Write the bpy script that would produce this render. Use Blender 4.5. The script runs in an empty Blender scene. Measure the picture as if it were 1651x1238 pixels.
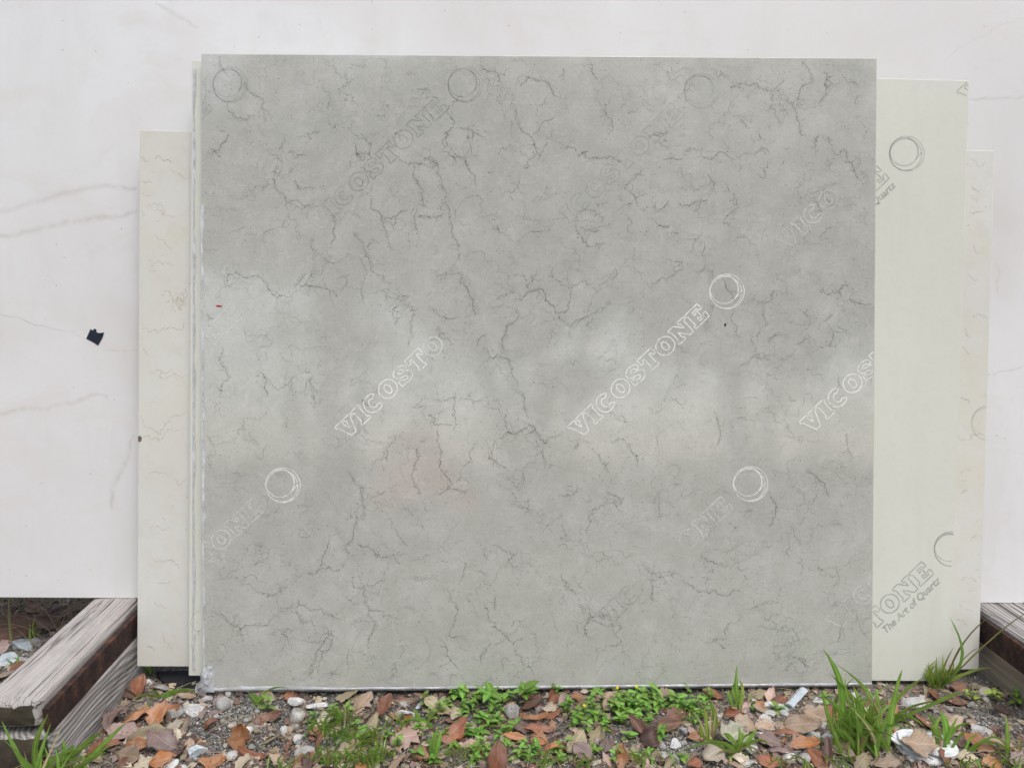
import bpy, bmesh, math, random
import numpy as np
from mathutils import Vector, Matrix

random.seed(7)
rs = np.random.RandomState(11)
R = math.radians
sc = bpy.context.scene
COL = sc.collection

# ------------------------------------------------------------------ camera, sky, sun, exposure
H = 0.925
PITCH = 9.2
W0, H0, FPX = 1651.0, 1238.0, 1240.0
cam_d = bpy.data.cameras.new('camera')
cam = bpy.data.objects.new('camera', cam_d); COL.objects.link(cam)
cam.location = (0, 0, H); cam.rotation_euler = (R(90 - PITCH), 0, 0)
cam_d.sensor_width = 36; cam_d.lens = 36 * FPX / W0
cam_d.clip_start = 0.02; cam_d.clip_end = 1000
sc.camera = cam

SUN_EL, SUN_AZ = 58.0, 155.0
world = bpy.data.worlds.new('World'); sc.world = world; world.use_nodes = True
nt = world.node_tree; nt.nodes.clear()
sky = nt.nodes.new('ShaderNodeTexSky'); sky.sky_type = 'NISHITA'; sky.sun_disc = False
sky.sun_elevation = R(SUN_EL); sky.sun_rotation = R(SUN_AZ); sky.dust_density = 3.0; sky.air_density = 1.3
hs = nt.nodes.new('ShaderNodeHueSaturation'); hs.inputs['Saturation'].default_value = 0.55
bg = nt.nodes.new('ShaderNodeBackground'); bg.inputs['Strength'].default_value = 0.12
wo = nt.nodes.new('ShaderNodeOutputWorld')
nt.links.new(sky.outputs[0], hs.inputs['Color']); nt.links.new(hs.outputs[0], bg.inputs[0]); nt.links.new(bg.outputs[0], wo.inputs[0])

sun_d = bpy.data.lights.new('sun', 'SUN'); sun_d.energy = 0.9; sun_d.angle = R(25); sun_d.color = (1, .96, .9)
sun = bpy.data.objects.new('sun', sun_d); COL.objects.link(sun)
_d = Vector((math.sin(R(SUN_AZ)) * math.cos(R(SUN_EL)), math.cos(R(SUN_AZ)) * math.cos(R(SUN_EL)), math.sin(R(SUN_EL))))
sun.rotation_euler = _d.to_track_quat('Z', 'Y').to_euler()
sun.location = (2, -4, 8)

sc.view_settings.view_transform = 'Standard'; sc.view_settings.look = 'None'
sc.view_settings.gamma = 1; sc.view_settings.use_curve_mapping = False
sc.view_settings.exposure = 0.83
sc.render.engine = 'CYCLES'
sc.cycles.use_denoising = True
sc.cycles.max_bounces = 8; sc.cycles.transparent_max_bounces = 24

# ------------------------------------------------------------------ photo pixel -> place
CP, SP = math.cos(R(PITCH)), math.sin(R(PITCH))
C0 = Vector((0, 0, H)); FW = Vector((0, CP, -SP)); UP = Vector((0, SP, CP)); RT = Vector((1, 0, 0))
D0, AX, AY = 1.642, 0.0192, 0.0123
NRM = (RT * AX - UP * AY - FW).normalized()          # slab normal, towards the viewer
def ray(px, py): return FW + RT * ((px - W0 / 2) / FPX) - UP * ((py - H0 / 2) / FPX)
def P(px, py, off=0.0):                               # point on a leaning slab plane, off metres behind the grey face
    d = ray(px, py); q = D0 * FW - NRM * off
    return C0 + d * (q.dot(NRM) / d.dot(NRM))
def G(px, py, z=0.0):
    d = ray(px, py); return C0 + d * ((z - H) / d.z)

# ------------------------------------------------------------------ helpers
def tag(o, label=None, cat=None, group=None, kind=None):
    if label: o['label'] = label
    if cat: o['category'] = cat
    if group: o['group'] = group
    if kind: o['kind'] = kind
    return o
def mesh_data(name, verts, faces, mats, uv=None, mi=None, smooth=False, origin=(0, 0, 0)):
    me = bpy.data.meshes.new(name)
    ox = Vector(origin)
    me.from_pydata([tuple(Vector(v) - ox) for v in verts], [], [tuple(f) for f in faces])
    for m in (mats if isinstance(mats, (list, tuple)) else [mats]): me.materials.append(m)
    if uv is not None:
        l = me.uv_layers.new(name='UVMap')
        idx = np.empty(len(me.loops), dtype=np.int32); me.loops.foreach_get('vertex_index', idx)
        a = np.asarray(uv, dtype=np.float32)[idx]; l.data.foreach_set('uv', a.ravel())
    if mi is not None: me.polygons.foreach_set('material_index', np.asarray(mi, dtype=np.int32))
    if smooth: me.polygons.foreach_set('use_smooth', np.ones(len(me.polygons), dtype=bool))
    me.update(); return me
def link(name, me, parent=None, loc=None):
    o = bpy.data.objects.new(name, me); COL.objects.link(o)
    if parent: o.parent = parent
    if loc is not None: o.location = loc
    return o
def obj(name, verts, faces, mats, origin=(0, 0, 0), parent=None, **k):
    """origin: where the object's own origin stands in the world; a child shares its parent's origin"""
    o = link(name, mesh_data(name, verts, faces, mats, origin=origin, **k), parent)
    if parent is None: o.location = origin
    return o
def empty(name, loc):
    o = bpy.data.objects.new(name, None); COL.objects.link(o); o.location = loc; o.empty_display_size = .05; return o

# value noise in numpy
_perm = rs.rand(64, 64, 64)
def vnoise(x, y, z=0.0):
    x, y, z = np.broadcast_arrays(np.asarray(x, float), np.asarray(y, float), np.asarray(z, float))
    xi, yi, zi = np.floor(x).astype(int), np.floor(y).astype(int), np.floor(z).astype(int)
    fx, fy, fz = x - xi, y - yi, z - zi
    fx, fy, fz = [f * f * (3 - 2 * f) for f in (fx, fy, fz)]
    r = 0
    for a in (0, 1):
        for b in (0, 1):
            for c in (0, 1):
                w = (fx if a else 1 - fx) * (fy if b else 1 - fy) * (fz if c else 1 - fz)
                r = r + w * _perm[(xi + a) % 64, (yi + b) % 64, (zi + c) % 64]
    return r
def fbm(x, y, z=0.0, o=4):
    r, a, f = 0, .5, 1.0
    for i in range(o): r = r + a * (vnoise(np.asarray(x) * f + 17.3 * i, np.asarray(y) * f + 5.1 * i, np.asarray(z) * f) - .5); a *= .5; f *= 2.03
    return r

# node helper
class NB:
    def __init__(s, name):
        s.m = bpy.data.materials.new(name); s.m.use_nodes = True; s.t = s.m.node_tree; s.t.nodes.clear()
        s.out = s.t.nodes.new('ShaderNodeOutputMaterial')
    def n(s, typ, ins=None, **attrs):
        nd = s.t.nodes.new('ShaderNode' + typ)
        for k, v in attrs.items(): setattr(nd, k, v)
        for k, v in (ins or {}).items(): s.set(nd.inputs[k], v)
        return nd
    def set(s, sock, v):
        if hasattr(v, 'is_output'): s.t.links.new(v, sock)
        elif hasattr(v, 'outputs'): s.t.links.new(v.outputs[0], sock)
        else:
            if sock.type == 'RGBA' and len(v) == 3: v = (*v, 1)
            sock.default_value = v
    def obj_co(s, scale=(1, 1, 1), out='Object'):
        tc = s.n('TexCoord'); mp = s.n('Mapping', {'Vector': tc.outputs[out], 'Scale': scale}); return mp.outputs[0]
    def noise(s, co, scale, detail=4, rough=.55, dist=0.0):
        return s.n('TexNoise', {'Vector': co, 'Scale': scale, 'Detail': detail, 'Roughness': rough, 'Distortion': dist}).outputs[0]
    def voro(s, co, scale, feature='F1', out='Distance'):
        return s.n('TexVoronoi', {'Vector': co, 'Scale': scale}, feature=feature).outputs[out]
    def ramp(s, f, stops):
        r = s.n('ValToRGB', {'Fac': f}); e = r.color_ramp.elements
        while len(e) < len(stops): e.new(.5)
        for el, (p, c) in zip(e, stops):
            el.position = p; el.color = (*c, 1) if hasattr(c, '__len__') else (c, c, c, 1)
        return r.outputs[0]
    def mix(s, f, a, b, mode='MIX'):
        m = s.n('Mix', data_type='RGBA', blend_type=mode)
        s.set(m.inputs[0], f); s.set(m.inputs[6], a); s.set(m.inputs[7], b); return m.outputs[2]
    def math(s, op, a, b=0.0, clamp=False):
        m = s.n('Math', operation=op, use_clamp=clamp); s.set(m.inputs[0], a); s.set(m.inputs[1], b); return m.outputs[0]
    def mrange(s, v, a, b, c=0.0, d=1.0):
        return s.n('MapRange', {'Value': v, 'From Min': a, 'From Max': b, 'To Min': c, 'To Max': d}).outputs[0]
    def bump(s, h, strength=.3, dist=.001):
        return s.n('Bump', {'Height': h, 'Strength': strength, 'Distance': dist}).outputs[0]
    def bsdf(s, **k):
        b = s.n('BsdfPrincipled')
        for kk, v in k.items(): s.set(b.inputs[kk.replace('_', ' ')], v)
        return b.outputs[0]
    def done(s, sh): s.t.links.new(sh, s.out.inputs['Surface']); return s.m

# ------------------------------------------------------------------ materials
def m_grey_stone():
    b = NB('grey_quartz'); co = b.obj_co()
    big = b.noise(co, 2.2, 5, .6); mid = b.noise(co, 14, 5, .65); fine = b.noise(co, 260, 3, .7)
    c = b.ramp(big, [(.3, (.432, .438, .406)), (.7, (.490, .491, .456))])
    c = b.mix(b.mrange(mid, .42, .7, 0, .8), c, (.555, .552, .525))
    c = b.mix(b.mrange(b.noise(co, 38, 5, .7), .5, .72, 0, .5), c, (.40, .402, .38))
    c = b.mix(b.mrange(b.noise(b.obj_co((1.5, 1, 1)), 24, 6, .75, .6), .56, .72, 0, .45), c, (.61, .605, .575))
    c = b.mix(b.mrange(fine, .42, .75, 0, .30), c, (.24, .24, .23))
    c = b.mix(b.mrange(b.noise(co, 330, 2, .6), .58, .76, 0, .25), c, (.62, .615, .59))
    # dark pores and pale grains
    v = b.n('TexVoronoi', {'Vector': co, 'Scale': 150.0})
    keep = b.math('GREATER_THAN', b.n('SeparateColor', {'Color': v.outputs['Color']}).outputs[0], .80)
    dot = b.math('MULTIPLY', b.mrange(v.outputs['Distance'], .06, .30, 1, 0), b.math('MULTIPLY', keep, b.mrange(b.n('SeparateColor', {'Color': v.outputs['Color']}).outputs[1], 0, 1, .15, 1)))
    c = b.mix(b.math('MULTIPLY', dot, .75), c, (.10, .10, .095))
    v2 = b.n('TexVoronoi', {'Vector': b.obj_co((1.1, 1.1, 1.1)), 'Scale': 120.0})
    keep2 = b.math('GREATER_THAN', b.n('SeparateColor', {'Color': v2.outputs['Color']}).outputs[1], .82)
    dot2 = b.math('MULTIPLY', b.mrange(v2.outputs['Distance'], .1, .35, 1, 0), keep2)
    c = b.mix(b.math('MULTIPLY', dot2, .4), c, (.62, .61, .58))
    # faint crackle lines that come and go
    w = b.n('VectorMath', operation='ADD'); b.set(w.inputs[0], co)
    nz = b.n('TexNoise', {'Vector': co, 'Scale': 9.0, 'Detail': 6.0, 'Roughness': .7})
    sc_ = b.n('VectorMath', operation='SCALE'); b.set(sc_.inputs[0], nz.outputs['Color']); sc_.inputs['Scale'].default_value = .16
    b.set(w.inputs[1], sc_.outputs[0])
    cr = b.voro(w.outputs[0], 11.0, 'DISTANCE_TO_EDGE')
    msk = b.mrange(b.noise(co, 7.0, 3, .6), .5, .68)
    brk = b.mrange(b.noise(co, 70.0, 3, .7), .42, .6)
    line = b.math('MULTIPLY', b.math('MULTIPLY', b.mrange(cr, .0, .022, 1, 0), msk), brk)
    c = b.mix(b.math('MULTIPLY', line, .55), c, (.17, .175, .17))
    # hazy smears on the film
    sm = b.mrange(b.noise(b.obj_co((1.2, 1, 3.2)), 5.0, 5, .65), .55, .8)
    rough = b.mrange(sm, 0, 1, .27, .40)
    bp = b.bump(b.noise(b.obj_co((1, 1, 1)), 3.0, 3, .5), .06, .02)
    sh = b.bsdf(Base_Color=c, Roughness=rough, Specular_IOR_Level=.55, Coat_Weight=1.0, Coat_Roughness=.08, Coat_IOR=1.8, Normal=bp)
    return b.done(sh)
def m_cream():
    b = NB('cream_quartz'); co = b.obj_co()
    c = b.ramp(b.noise(co, 1.6, 4, .6), [(.3, (.640, .652, .592)), (.7, (.698, .710, .655))])
    c = b.mix(b.mrange(b.noise(co, 60, 4, .7), .45, .75, 0, .2), c, (.56, .555, .50))
    c = b.mix(b.mrange(b.noise(b.obj_co((2.5, 1, .4)), 6, 5, .7), .5, .75, 0, .4), c, (.60, .595, .545))
    return b.done(b.bsdf(Base_Color=c, Roughness=.24, Coat_Weight=.35, Coat_Roughness=.18))
def m_veined():
    b = NB('veined_ivory_quartz'); co = b.obj_co()
    c = b.ramp(b.noise(co, 2.4, 5, .6), [(.3, (.62, .615, .57)), (.7, (.69, .70, .68))])
    c = b.mix(b.mrange(b.noise(co, 22, 5, .7), .5, .75, 0, .35), c, (.55, .515, .42))
    c = b.mix(b.mrange(b.noise(co, 5, 5, .7), .48, .7, 0, .5), c, (.64, .60, .49))
    c = b.mix(b.mrange(b.noise(co, 160, 3, .7), .62, .8, 0, .35), c, (.38, .35, .29))
    return b.done(b.bsdf(Base_Color=c, Roughness=.27, Coat_Weight=.3, Coat_Roughness=.18))
def m_white():
    b = NB('white_quartzite'); co = b.obj_co()
    n1 = b.noise(co, 1.3, 6, .6, .6); n2 = b.noise(b.obj_co((1, 1, 2.2)), 3.4, 7, .65, 1.2)
    c = b.ramp(n1, [(.28, (.64, .625, .625)), (.52, (.710, .712, .728)), (.72, (.765, .772, .80))])
    c = b.mix(b.mrange(n2, .52, .72, 0, .5), c, (.655, .63, .61))
    c = b.mix(b.mrange(b.noise(b.obj_co((1.4, 1, .8)), 9, 6, .7, .8), .55, .8, 0, .4), c, (.62, .612, .615))
    v = b.n('TexVoronoi', {'Vector': co, 'Scale': 55.0})
    keep = b.math('GREATER_THAN', b.n('SeparateColor', {'Color': v.outputs['Color']}).outputs[0], .93)
    dot = b.math('MULTIPLY', b.mrange(v.outputs['Distance'], .05, .16, 1, 0), keep)
    c = b.mix(b.math('MULTIPLY', dot, .5), c, (.33, .29, .25))
    c = b.mix(b.mrange(b.noise(b.obj_co((1, 1, 1.3)), 26, 7, .8, .5), .60, .78, 0, .5), c, (.60, .55, .49))
    c = b.mix(b.mrange(b.noise(b.obj_co((3, 1, .5)), 4, 5, .7), .55, .75, 0, .35), c, (.62, .61, .60))
    return b.done(b.bsdf(Base_Color=c, Roughness=.30, Coat_Weight=.2, Coat_Roughness=.15))
def m_ribbon(name, col, alpha, breakup=1.0, scale=170.0, rough=.3, soft=True, spec=.5, lowf=None, gap=0.0):
    """thin inlaid or printed line: soft across its width (UV), broken along its length by noise"""
    b = NB(name); tc = b.n('TexCoord')
    sep = b.n('SeparateXYZ', {'Vector': tc.outputs['UV']})
    prof = b.math('SUBTRACT', 1.0, b.math('ABSOLUTE', b.math('SUBTRACT', b.math('MULTIPLY', sep.outputs[1], 2.0), 1.0)))
    prof = b.mrange(prof, 0, (1.0 if soft == 2 else .75) if soft else .2)
    if soft == 2: prof = b.math('POWER', prof, 1.6)
    nz = b.mrange(b.noise(tc.outputs['Object'], scale, 4, .7), .5 + gap - .13 * breakup - (1 - breakup) * .5, .5 + gap + .12 * breakup)
    nz2 = b.mrange(b.noise(tc.outputs['Object'], scale * .16, 2, .6), .3, .62, 1 - (.75 * breakup if lowf is None else lowf), 1)
    a = b.math('MULTIPLY', b.math('MULTIPLY', b.math('MULTIPLY', prof, nz), nz2), alpha)
    p = b.bsdf(Base_Color=col, Roughness=rough, Specular_IOR_Level=spec, Coat_Weight=.5, Coat_Roughness=.2)
    t = b.n('BsdfTransparent').outputs[0]
    mx = b.n('MixShader', {0: a, 1: t, 2: p}); return b.done(mx.outputs[0])
def m_film():
    b = NB('clear_plastic_film'); co = b.obj_co((1, 1, 1))
    c = b.ramp(b.noise(co, 40, 4, .6), [(.3, (.52, .54, .58)), (.7, (.74, .76, .82))])
    p = b.bsdf(Base_Color=c, Roughness=.22, Specular_IOR_Level=.6, Coat_Weight=.6, Normal=b.bump(b.noise(b.obj_co((1, 1, 2)), 120, 3, .6), .5, .002))
    t = b.n('BsdfTransparent').outputs[0]
    a = b.mrange(b.noise(co, 30, 3, .6), .3, .62, .35, .92)
    return b.done(b.n('MixShader', {0: a, 1: t, 2: p}).outputs[0])
def m_wood(name, light, mid, dark, ring=1.0, period=.0065, warp=.03, crack=1.0, flow=(5, 1.3, 5), fibk=.7):
    """weathered timber: growth rings cut along Y, bent by a slow warp (cathedral figure), fine fibre and drying cracks along Y"""
    b = NB(name); co = b.obj_co()
    wn = b.n('TexNoise', {'Vector': b.obj_co(flow), 'Scale': 1.6, 'Detail': 1.5, 'Roughness': .4})
    sx = b.n('SeparateXYZ', {'Vector': co})
    fld = b.math('ADD', b.math('ADD', sx.outputs[2], b.math('MULTIPLY', sx.outputs[0], .8)), b.math('ADD', b.math('MULTIPLY', wn.outputs[0], warp * 4), b.math('MULTIPLY', b.noise(b.obj_co((22, 5, 22)), 1.0, 2, .5), .012)))
    sn = b.math('SINE', b.math('MULTIPLY', fld, 6.2832 / period))
    rings = b.mrange(sn, -.95, .75)
    fib = b.noise(b.obj_co((620, 6, 620)), 1.0, 4, .65)
    fib2 = b.noise(b.obj_co((270, 2.6, 270)), 1.0, 5, .7)
    grime = b.noise(b.obj_co((12, 5, 12)), 1.0, 6, .7)
    c = b.mix(b.math('MULTIPLY', rings, ring), light, mid)
    c = b.mix(b.mrange(fib2, .35, .7, 0, .6), c, tuple(min(1, v * 1.25) for v in light))
    c = b.mix(b.mrange(fib, .52, .75, 0, fibk), c, dark)
    c = b.mix(b.mrange(grime, .52, .78, 0, .55), c, tuple(v * .42 for v in mid))
    cn = b.noise(b.obj_co((62, .9, 62)), 1.0, 3, .6)
    cm = b.mrange(b.noise(b.obj_co((30, 3.5, 30)), 1.0, 2, .5), .42, .52)
    ck = b.math('MULTIPLY', b.math('MULTIPLY', b.mrange(b.math('ABSOLUTE', b.math('SUBTRACT', cn, .5)), .0, .016, 1, 0), cm), crack)
    c = b.mix(ck, c, tuple(v * .35 for v in dark))
    h = b.math('SUBTRACT', b.math('SUBTRACT', b.math('MULTIPLY', rings, -.35 * ring), b.mrange(fib, .45, .75, 0, .7)), b.math('MULTIPLY', ck, 2.5))
    return b.done(b.bsdf(Base_Color=c, Roughness=.85, Specular_IOR_Level=.25, Normal=b.bump(h, .8, .0016)))
def m_endgrain():
    b = NB('dark_end_grain'); co = b.obj_co()
    c = b.ramp(b.noise(co, 26, 6, .7), [(.3, (.028, .022, .015)), (.6, (.065, .052, .036)), (.8, (.14, .12, .095))])
    return b.done(b.bsdf(Base_Color=c, Roughness=.9, Normal=b.bump(b.noise(co, 130, 4, .7), .7, .002)))
def m_rust():
    b = NB('rusted_steel'); co = b.obj_co()
    c = b.ramp(b.noise(b.obj_co((22, 26, 22)), 1.3, 9, .82), [(.38, (.017, .012, .012)), (.5, (.042, .024, .021)), (.58, (.085, .040, .028)), (.66, (.24, .095, .035))])
    c = b.mix(b.mrange(b.noise(b.obj_co((150, 60, 26)), 1.0, 4, .7), .5, .75, 0, .6), c, (.022, .014, .012))
    return b.done(b.bsdf(Base_Color=c, Roughness=.8, Specular_IOR_Level=.3, Normal=b.bump(b.noise(co, 160, 5, .7), .6, .0015)))
def m_soil():
    b = NB('soil'); co = b.obj_co()
    c = b.ramp(b.noise(co, 7, 8, .7), [(.3, (.055, .052, .049)), (.55, (.13, .125, .118)), (.75, (.24, .235, .225))])
    v = b.n('TexVoronoi', {'Vector': co, 'Scale': 210.0})
    pick = b.n('SeparateColor', {'Color': v.outputs['Color']}).outputs[0]
    c = b.mix(b.math('MULTIPLY', b.math('GREATER_THAN', pick, .6), b.mrange(v.outputs['Distance'], .2, .5, .9, 0)), c, (.34, .33, .315))
    c = b.mix(b.mrange(pick, .1, .35, .6, 0), c, (.03, .026, .024))
    c = b.mix(b.mrange(b.noise(co, .35, 3, .5), .4, .6, 0, .8), c, (.26, .225, .18))
    return b.done(b.bsdf(Base_Color=c, Roughness=.95, Specular_IOR_Level=.15, Normal=b.bump(b.math('ADD', v.outputs['Distance'], b.noise(co, 90, 5, .7)), .9, .004)))
def m_leaf(name, base, alt, back=None, spots=.5, rough=.5):
    b = NB(name); tc = b.n('TexCoord'); oi = b.n('ObjectInfo')
    off = b.n('VectorMath', operation='ADD'); b.set(off.inputs[0], tc.outputs['Object']); b.set(off.inputs[1], oi.outputs['Random'])
    co = off.outputs[0]
    c = b.mix(b.mrange(b.noise(co, 38, 5, .65), .35, .7), base, alt)
    c = b.mix(b.mrange(b.noise(co, 160, 5, .75), .5, .72, 0, spots), c, tuple(v * .32 for v in base))
    sep = b.n('SeparateXYZ', {'Vector': tc.outputs['UV']})
    av = b.math('ABSOLUTE', b.math('SUBTRACT', sep.outputs[1], .5))
    rib = b.mrange(av, .012, .03, 1, 0)
    vein = b.math('SINE', b.math('MULTIPLY', b.math('SUBTRACT', sep.outputs[0], b.math('MULTIPLY', av, .45)), 62.0))
    vm = b.mrange(vein, .86, 1.0)
    lines = b.math('MAXIMUM', rib, b.math('MULTIPLY', vm, .45))
    c = b.mix(b.math('MULTIPLY', lines, .45), c, tuple(min(1, v * 1.5 + .03) for v in alt))
    if back:
        c = b.mix(b.n('NewGeometry').outputs['Backfacing'], c, back)
    hsv = b.n('HueSaturation', {'Color': c, 'Saturation': b.mrange(b.noise(co, 25, 2, .5), .3, .7, .7, 1.02), 'Value': b.mrange(oi.outputs['Random'], 0, 1, .68, 1.25)})
    sh = b.bsdf(Base_Color=hsv.outputs[0], Roughness=rough, Specular_IOR_Level=.4, Normal=b.bump(b.math('ADD', lines, b.noise(co, 120, 3, .6)), .35, .0008))
    tr = b.n('BsdfTranslucent', {'Color': hsv.outputs[0]}).outputs[0]
    return b.done(b.n('MixShader', {0: .12, 1: sh, 2: tr}).outputs[0])
def m_green(name, a, c2, tip=None, trans=.3):
    b = NB(name); tc = b.n('TexCoord'); oi = b.n('ObjectInfo')
    sep = b.n('SeparateXYZ', {'Vector': tc.outputs['UV']})
    c = b.mix(b.mrange(b.noise(tc.outputs['Object'], 30, 3, .6), .35, .7), a, c2)
    av = b.math('ABSOLUTE', b.math('SUBTRACT', sep.outputs[1], .5))
    c = b.mix(b.mrange(av, .03, .09, .45, 0), c, tuple(min(1, v * 1.9 + .02) for v in c2))
    if tip: c = b.mix(b.mrange(sep.outputs[0], .55, 1.0, 0, .7), c, tip)
    hsv = b.n('HueSaturation', {'Color': c, 'Hue': b.mrange(oi.outputs['Random'], 0, 1, .485, .515), 'Value': b.mrange(oi.outputs['Random'], 0, 1, .75, 1.3)})
    sh = b.bsdf(Base_Color=hsv.outputs[0], Roughness=.42, Specular_IOR_Level=.45)
    tr = b.n('BsdfTranslucent', {'Color': hsv.outputs[0]}).outputs[0]
    return b.done(b.n('MixShader', {0: trans, 1: sh, 2: tr}).outputs[0])
def m_stone(name, a, c2, dirt=(.16, .14, .11)):
    b = NB(name); tc = b.n('TexCoord'); oi = b.n('ObjectInfo')
    off = b.n('VectorMath', operation='ADD'); b.set(off.inputs[0], tc.outputs['Object']); b.set(off.inputs[1], oi.outputs['Random']); co = off.outputs[0]
    c = b.mix(b.mrange(b.noise(co, 70, 6, .75), .35, .68), a, c2)
    c = b.mix(b.mrange(b.noise(co, 45, 6, .75), .5, .68, 0, .8), c, dirt)
    c = b.mix(b.mrange(b.noise(co, 420, 3, .7), .6, .75, 0, .6), c, tuple(v * .6 for v in dirt))
    hsv = b.n('HueSaturation', {'Color': c, 'Value': b.mrange(oi.outputs['Random'], 0, 1, .8, 1.15)})
    return b.done(b.bsdf(Base_Color=hsv.outputs[0], Roughness=.85, Specular_IOR_Level=.3, Normal=b.bump(b.math('ADD', b.noise(co, 130, 6, .75), b.noise(co, 500, 3, .7)), .8, .003)))
def m_plain(name, col, rough=.6, var=.3, scale=60.0, spec=.4):
    b = NB(name); co = b.obj_co()
    c = b.mix(b.mrange(b.noise(co, scale, 4, .65), .3, .75), col, tuple(v * (1 - var) for v in col))
    return b.done(b.bsdf(Base_Color=c, Roughness=rough, Specular_IOR_Level=spec, Normal=b.bump(b.noise(co, scale * 3, 3, .6), .25, .001)))

M = dict(grey=m_grey_stone(), cream=m_cream(), veined=m_veined(), white=m_white(), film=m_film(), soil=m_soil(), rust=m_rust(), endgrain=m_endgrain())
M['wood_top'] = m_wood('weathered_grey_timber', (.45, .42, .405), (.31, .285, .27), (.13, .11, .10), .22, .013, .012, 1.0, (4, .8, 4), .5)
M['wood_side'] = m_wood('ringed_grey_timber', (.50, .475, .465), (.12, .105, .10), (.16, .14, .13), .95, .0105, .036, .3, fibk=.3)
M['wood_top_r'] = m_wood('dark_streaked_timber', (.46, .44, .43), (.10, .085, .08), (.04, .033, .03), .85, .0085, .012, 1.0, (4, .8, 4))
M['wood_side_r'] = m_wood('tan_timber', (.36, .30, .24), (.22, .175, .135), (.16, .125, .09), .7, .03, .025, .3)
M['vein_dark'] = m_ribbon('dark_vein', (.080, .083, .080), .68, .9, 380, lowf=.4, gap=.01)
M['vein_mid'] = m_ribbon('grey_vein', (.17, .175, .17), .10, .6, 260, lowf=.5)
M['hairline'] = m_ribbon('hairline_vein', (.085, .09, .085), .62, .9, 380, lowf=.55, gap=.0)
M['scratch'] = m_ribbon('pale_scratch', (.68, .67, .63), .55)
M['vein_tan'] = m_ribbon('tan_vein', (.38, .27, .15), .46, .8, 300)
M['vein_ochre'] = m_ribbon('ochre_vein', (.50, .35, .19), .46, .8, 300)
M['vein_slate'] = m_ribbon('slate_vein', (.26, .245, .22), .45, .8, 300)
M['cloud'] = m_ribbon('soft_warm_vein', (.60, .54, .46), .21, .75, 34, soft=2, lowf=.6)
M['cloud_dark'] = m_ribbon('soft_grey_vein', (.52, .47, .41), .36, .7, 60, soft=2, lowf=.5)
M['print_W'] = m_ribbon('white_print', (.90, .90, .89), .95, .25, 90, .35, False)
M['print_w'] = m_ribbon('worn_white_print', (.88, .88, .87), .66, .6, 70, .35, False, lowf=.55, gap=-.03)
M['print_f'] = m_ribbon('faded_white_print', (.84, .84, .83), .36, .6, 50, .35, False, lowf=.5, gap=-.03)
M['print_D'] = m_ribbon('grey_print', (.16, .175, .185), .27, .6, 60, .35, lowf=.5, gap=-.04)  # upper marks on grey: shadow against gloss put into the print colour
M['print_d'] = m_ribbon('faint_grey_print', (.15, .16, .17), .26, .5, 50, .35)
M['print_b'] = m_ribbon('smudged_print', (.30, .36, .39), .22, .6, 30, .35)
M['print_C'] = m_ribbon('grey_print_on_cream', (.27, .29, .30), .45, .35, 60, .35)
M['sticker'] = m_plain('blue_black_tape', (.010, .018, .042), .22, .7, 60, .7)
M['red'] = m_plain('red_mark', (.42, .03, .02), .5)
M['black'] = m_plain('black_rubber', (.018, .018, .021), .7, .4, 60, .3)
LEAFM = {
 'rust': m_leaf('rust_leaf', (.23, .075, .035), (.33, .13, .06), (.30, .17, .11)),
 'orange': m_leaf('orange_leaf', (.35, .13, .04), (.46, .20, .07), (.38, .22, .12)),
 'brown': m_leaf('brown_leaf', (.16, .075, .045), (.25, .13, .085), (.27, .18, .13)),
 'dark brown': m_leaf('dark_brown_leaf', (.085, .04, .03), (.14, .075, .055), (.17, .11, .08)),
 'tan': m_leaf('tan_leaf', (.37, .25, .165), (.45, .33, .235), (.42, .33, .25), .4),
 'mauve': m_leaf('mauve_leaf', (.27, .175, .155), (.37, .26, .235), (.36, .27, .24), .4),
 'olive': m_leaf('olive_leaf', (.27, .215, .115), (.36, .30, .18), (.36, .31, .22), .5),
 'pink': m_leaf('pink_leaf', (.46, .28, .22), (.54, .36, .29), (.5, .36, .3), .25),
 'beige': m_leaf('beige_leaf', (.50, .41, .28), (.58, .50, .37), (.52, .45, .35), .4),
 'pale green': m_leaf('pale_green_leaf', (.45, .44, .30), (.55, .53, .40), (.5, .49, .38), .3),
}
M['grass'] = m_green('grass_green', (.18, .32, .05), (.27, .43, .09), None, .42)
M['grass_pale'] = m_green('grass_yellow_green', (.24, .35, .06), (.34, .44, .10), (.42, .36, .14))
M['straw'] = m_green('dry_straw', (.38, .30, .16), (.48, .40, .24), None, .15)
M['olive_stem'] = m_green('olive_stem', (.16, .15, .05), (.22, .21, .08), None, .15)
M['weed'] = m_green('weed_green', (.12, .26, .035), (.19, .36, .065))
M['weed_light'] = m_green('weed_light_green', (.17, .33, .05), (.25, .42, .09))
M['weed_yellow'] = m_green('weed_yellow_green', (.26, .36, .05), (.38, .46, .10))
M['stem'] = m_green('weed_stem', (.13, .17, .05), (.2, .22, .09), None, .1)
M['flower'] = m_plain('yellow_petal', (.75, .55, .03), .5, .2)
STM = {
 'white': m_stone('white_stone', (.62, .62, .61), (.80, .80, .80), (.30, .28, .25)),
 'grey': m_stone('grey_stone', (.34, .33, .32), (.52, .51, .50)),
 'pale blue': m_stone('pale_blue_stone', (.46, .53, .57), (.66, .72, .75)),
 'buff': m_stone('buff_stone', (.46, .42, .34), (.60, .56, .48)),
 'speckled': m_stone('speckled_stone', (.26, .25, .23), (.62, .61, .58)),
}
M['twig'] = m_plain('grey_twig', (.20, .165, .135), .85, .5, 150)
M['twig_pale'] = m_plain('pale_twig', (.42, .37, .31), .85, .4, 150)
M['splinter'] = m_plain('pale_blue_grey_splinter', (.52, .58, .63), .7, .3, 120)
M['bark'] = m_plain('tree_bark', (.10, .08, .06), .9, .5, 8)
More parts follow.
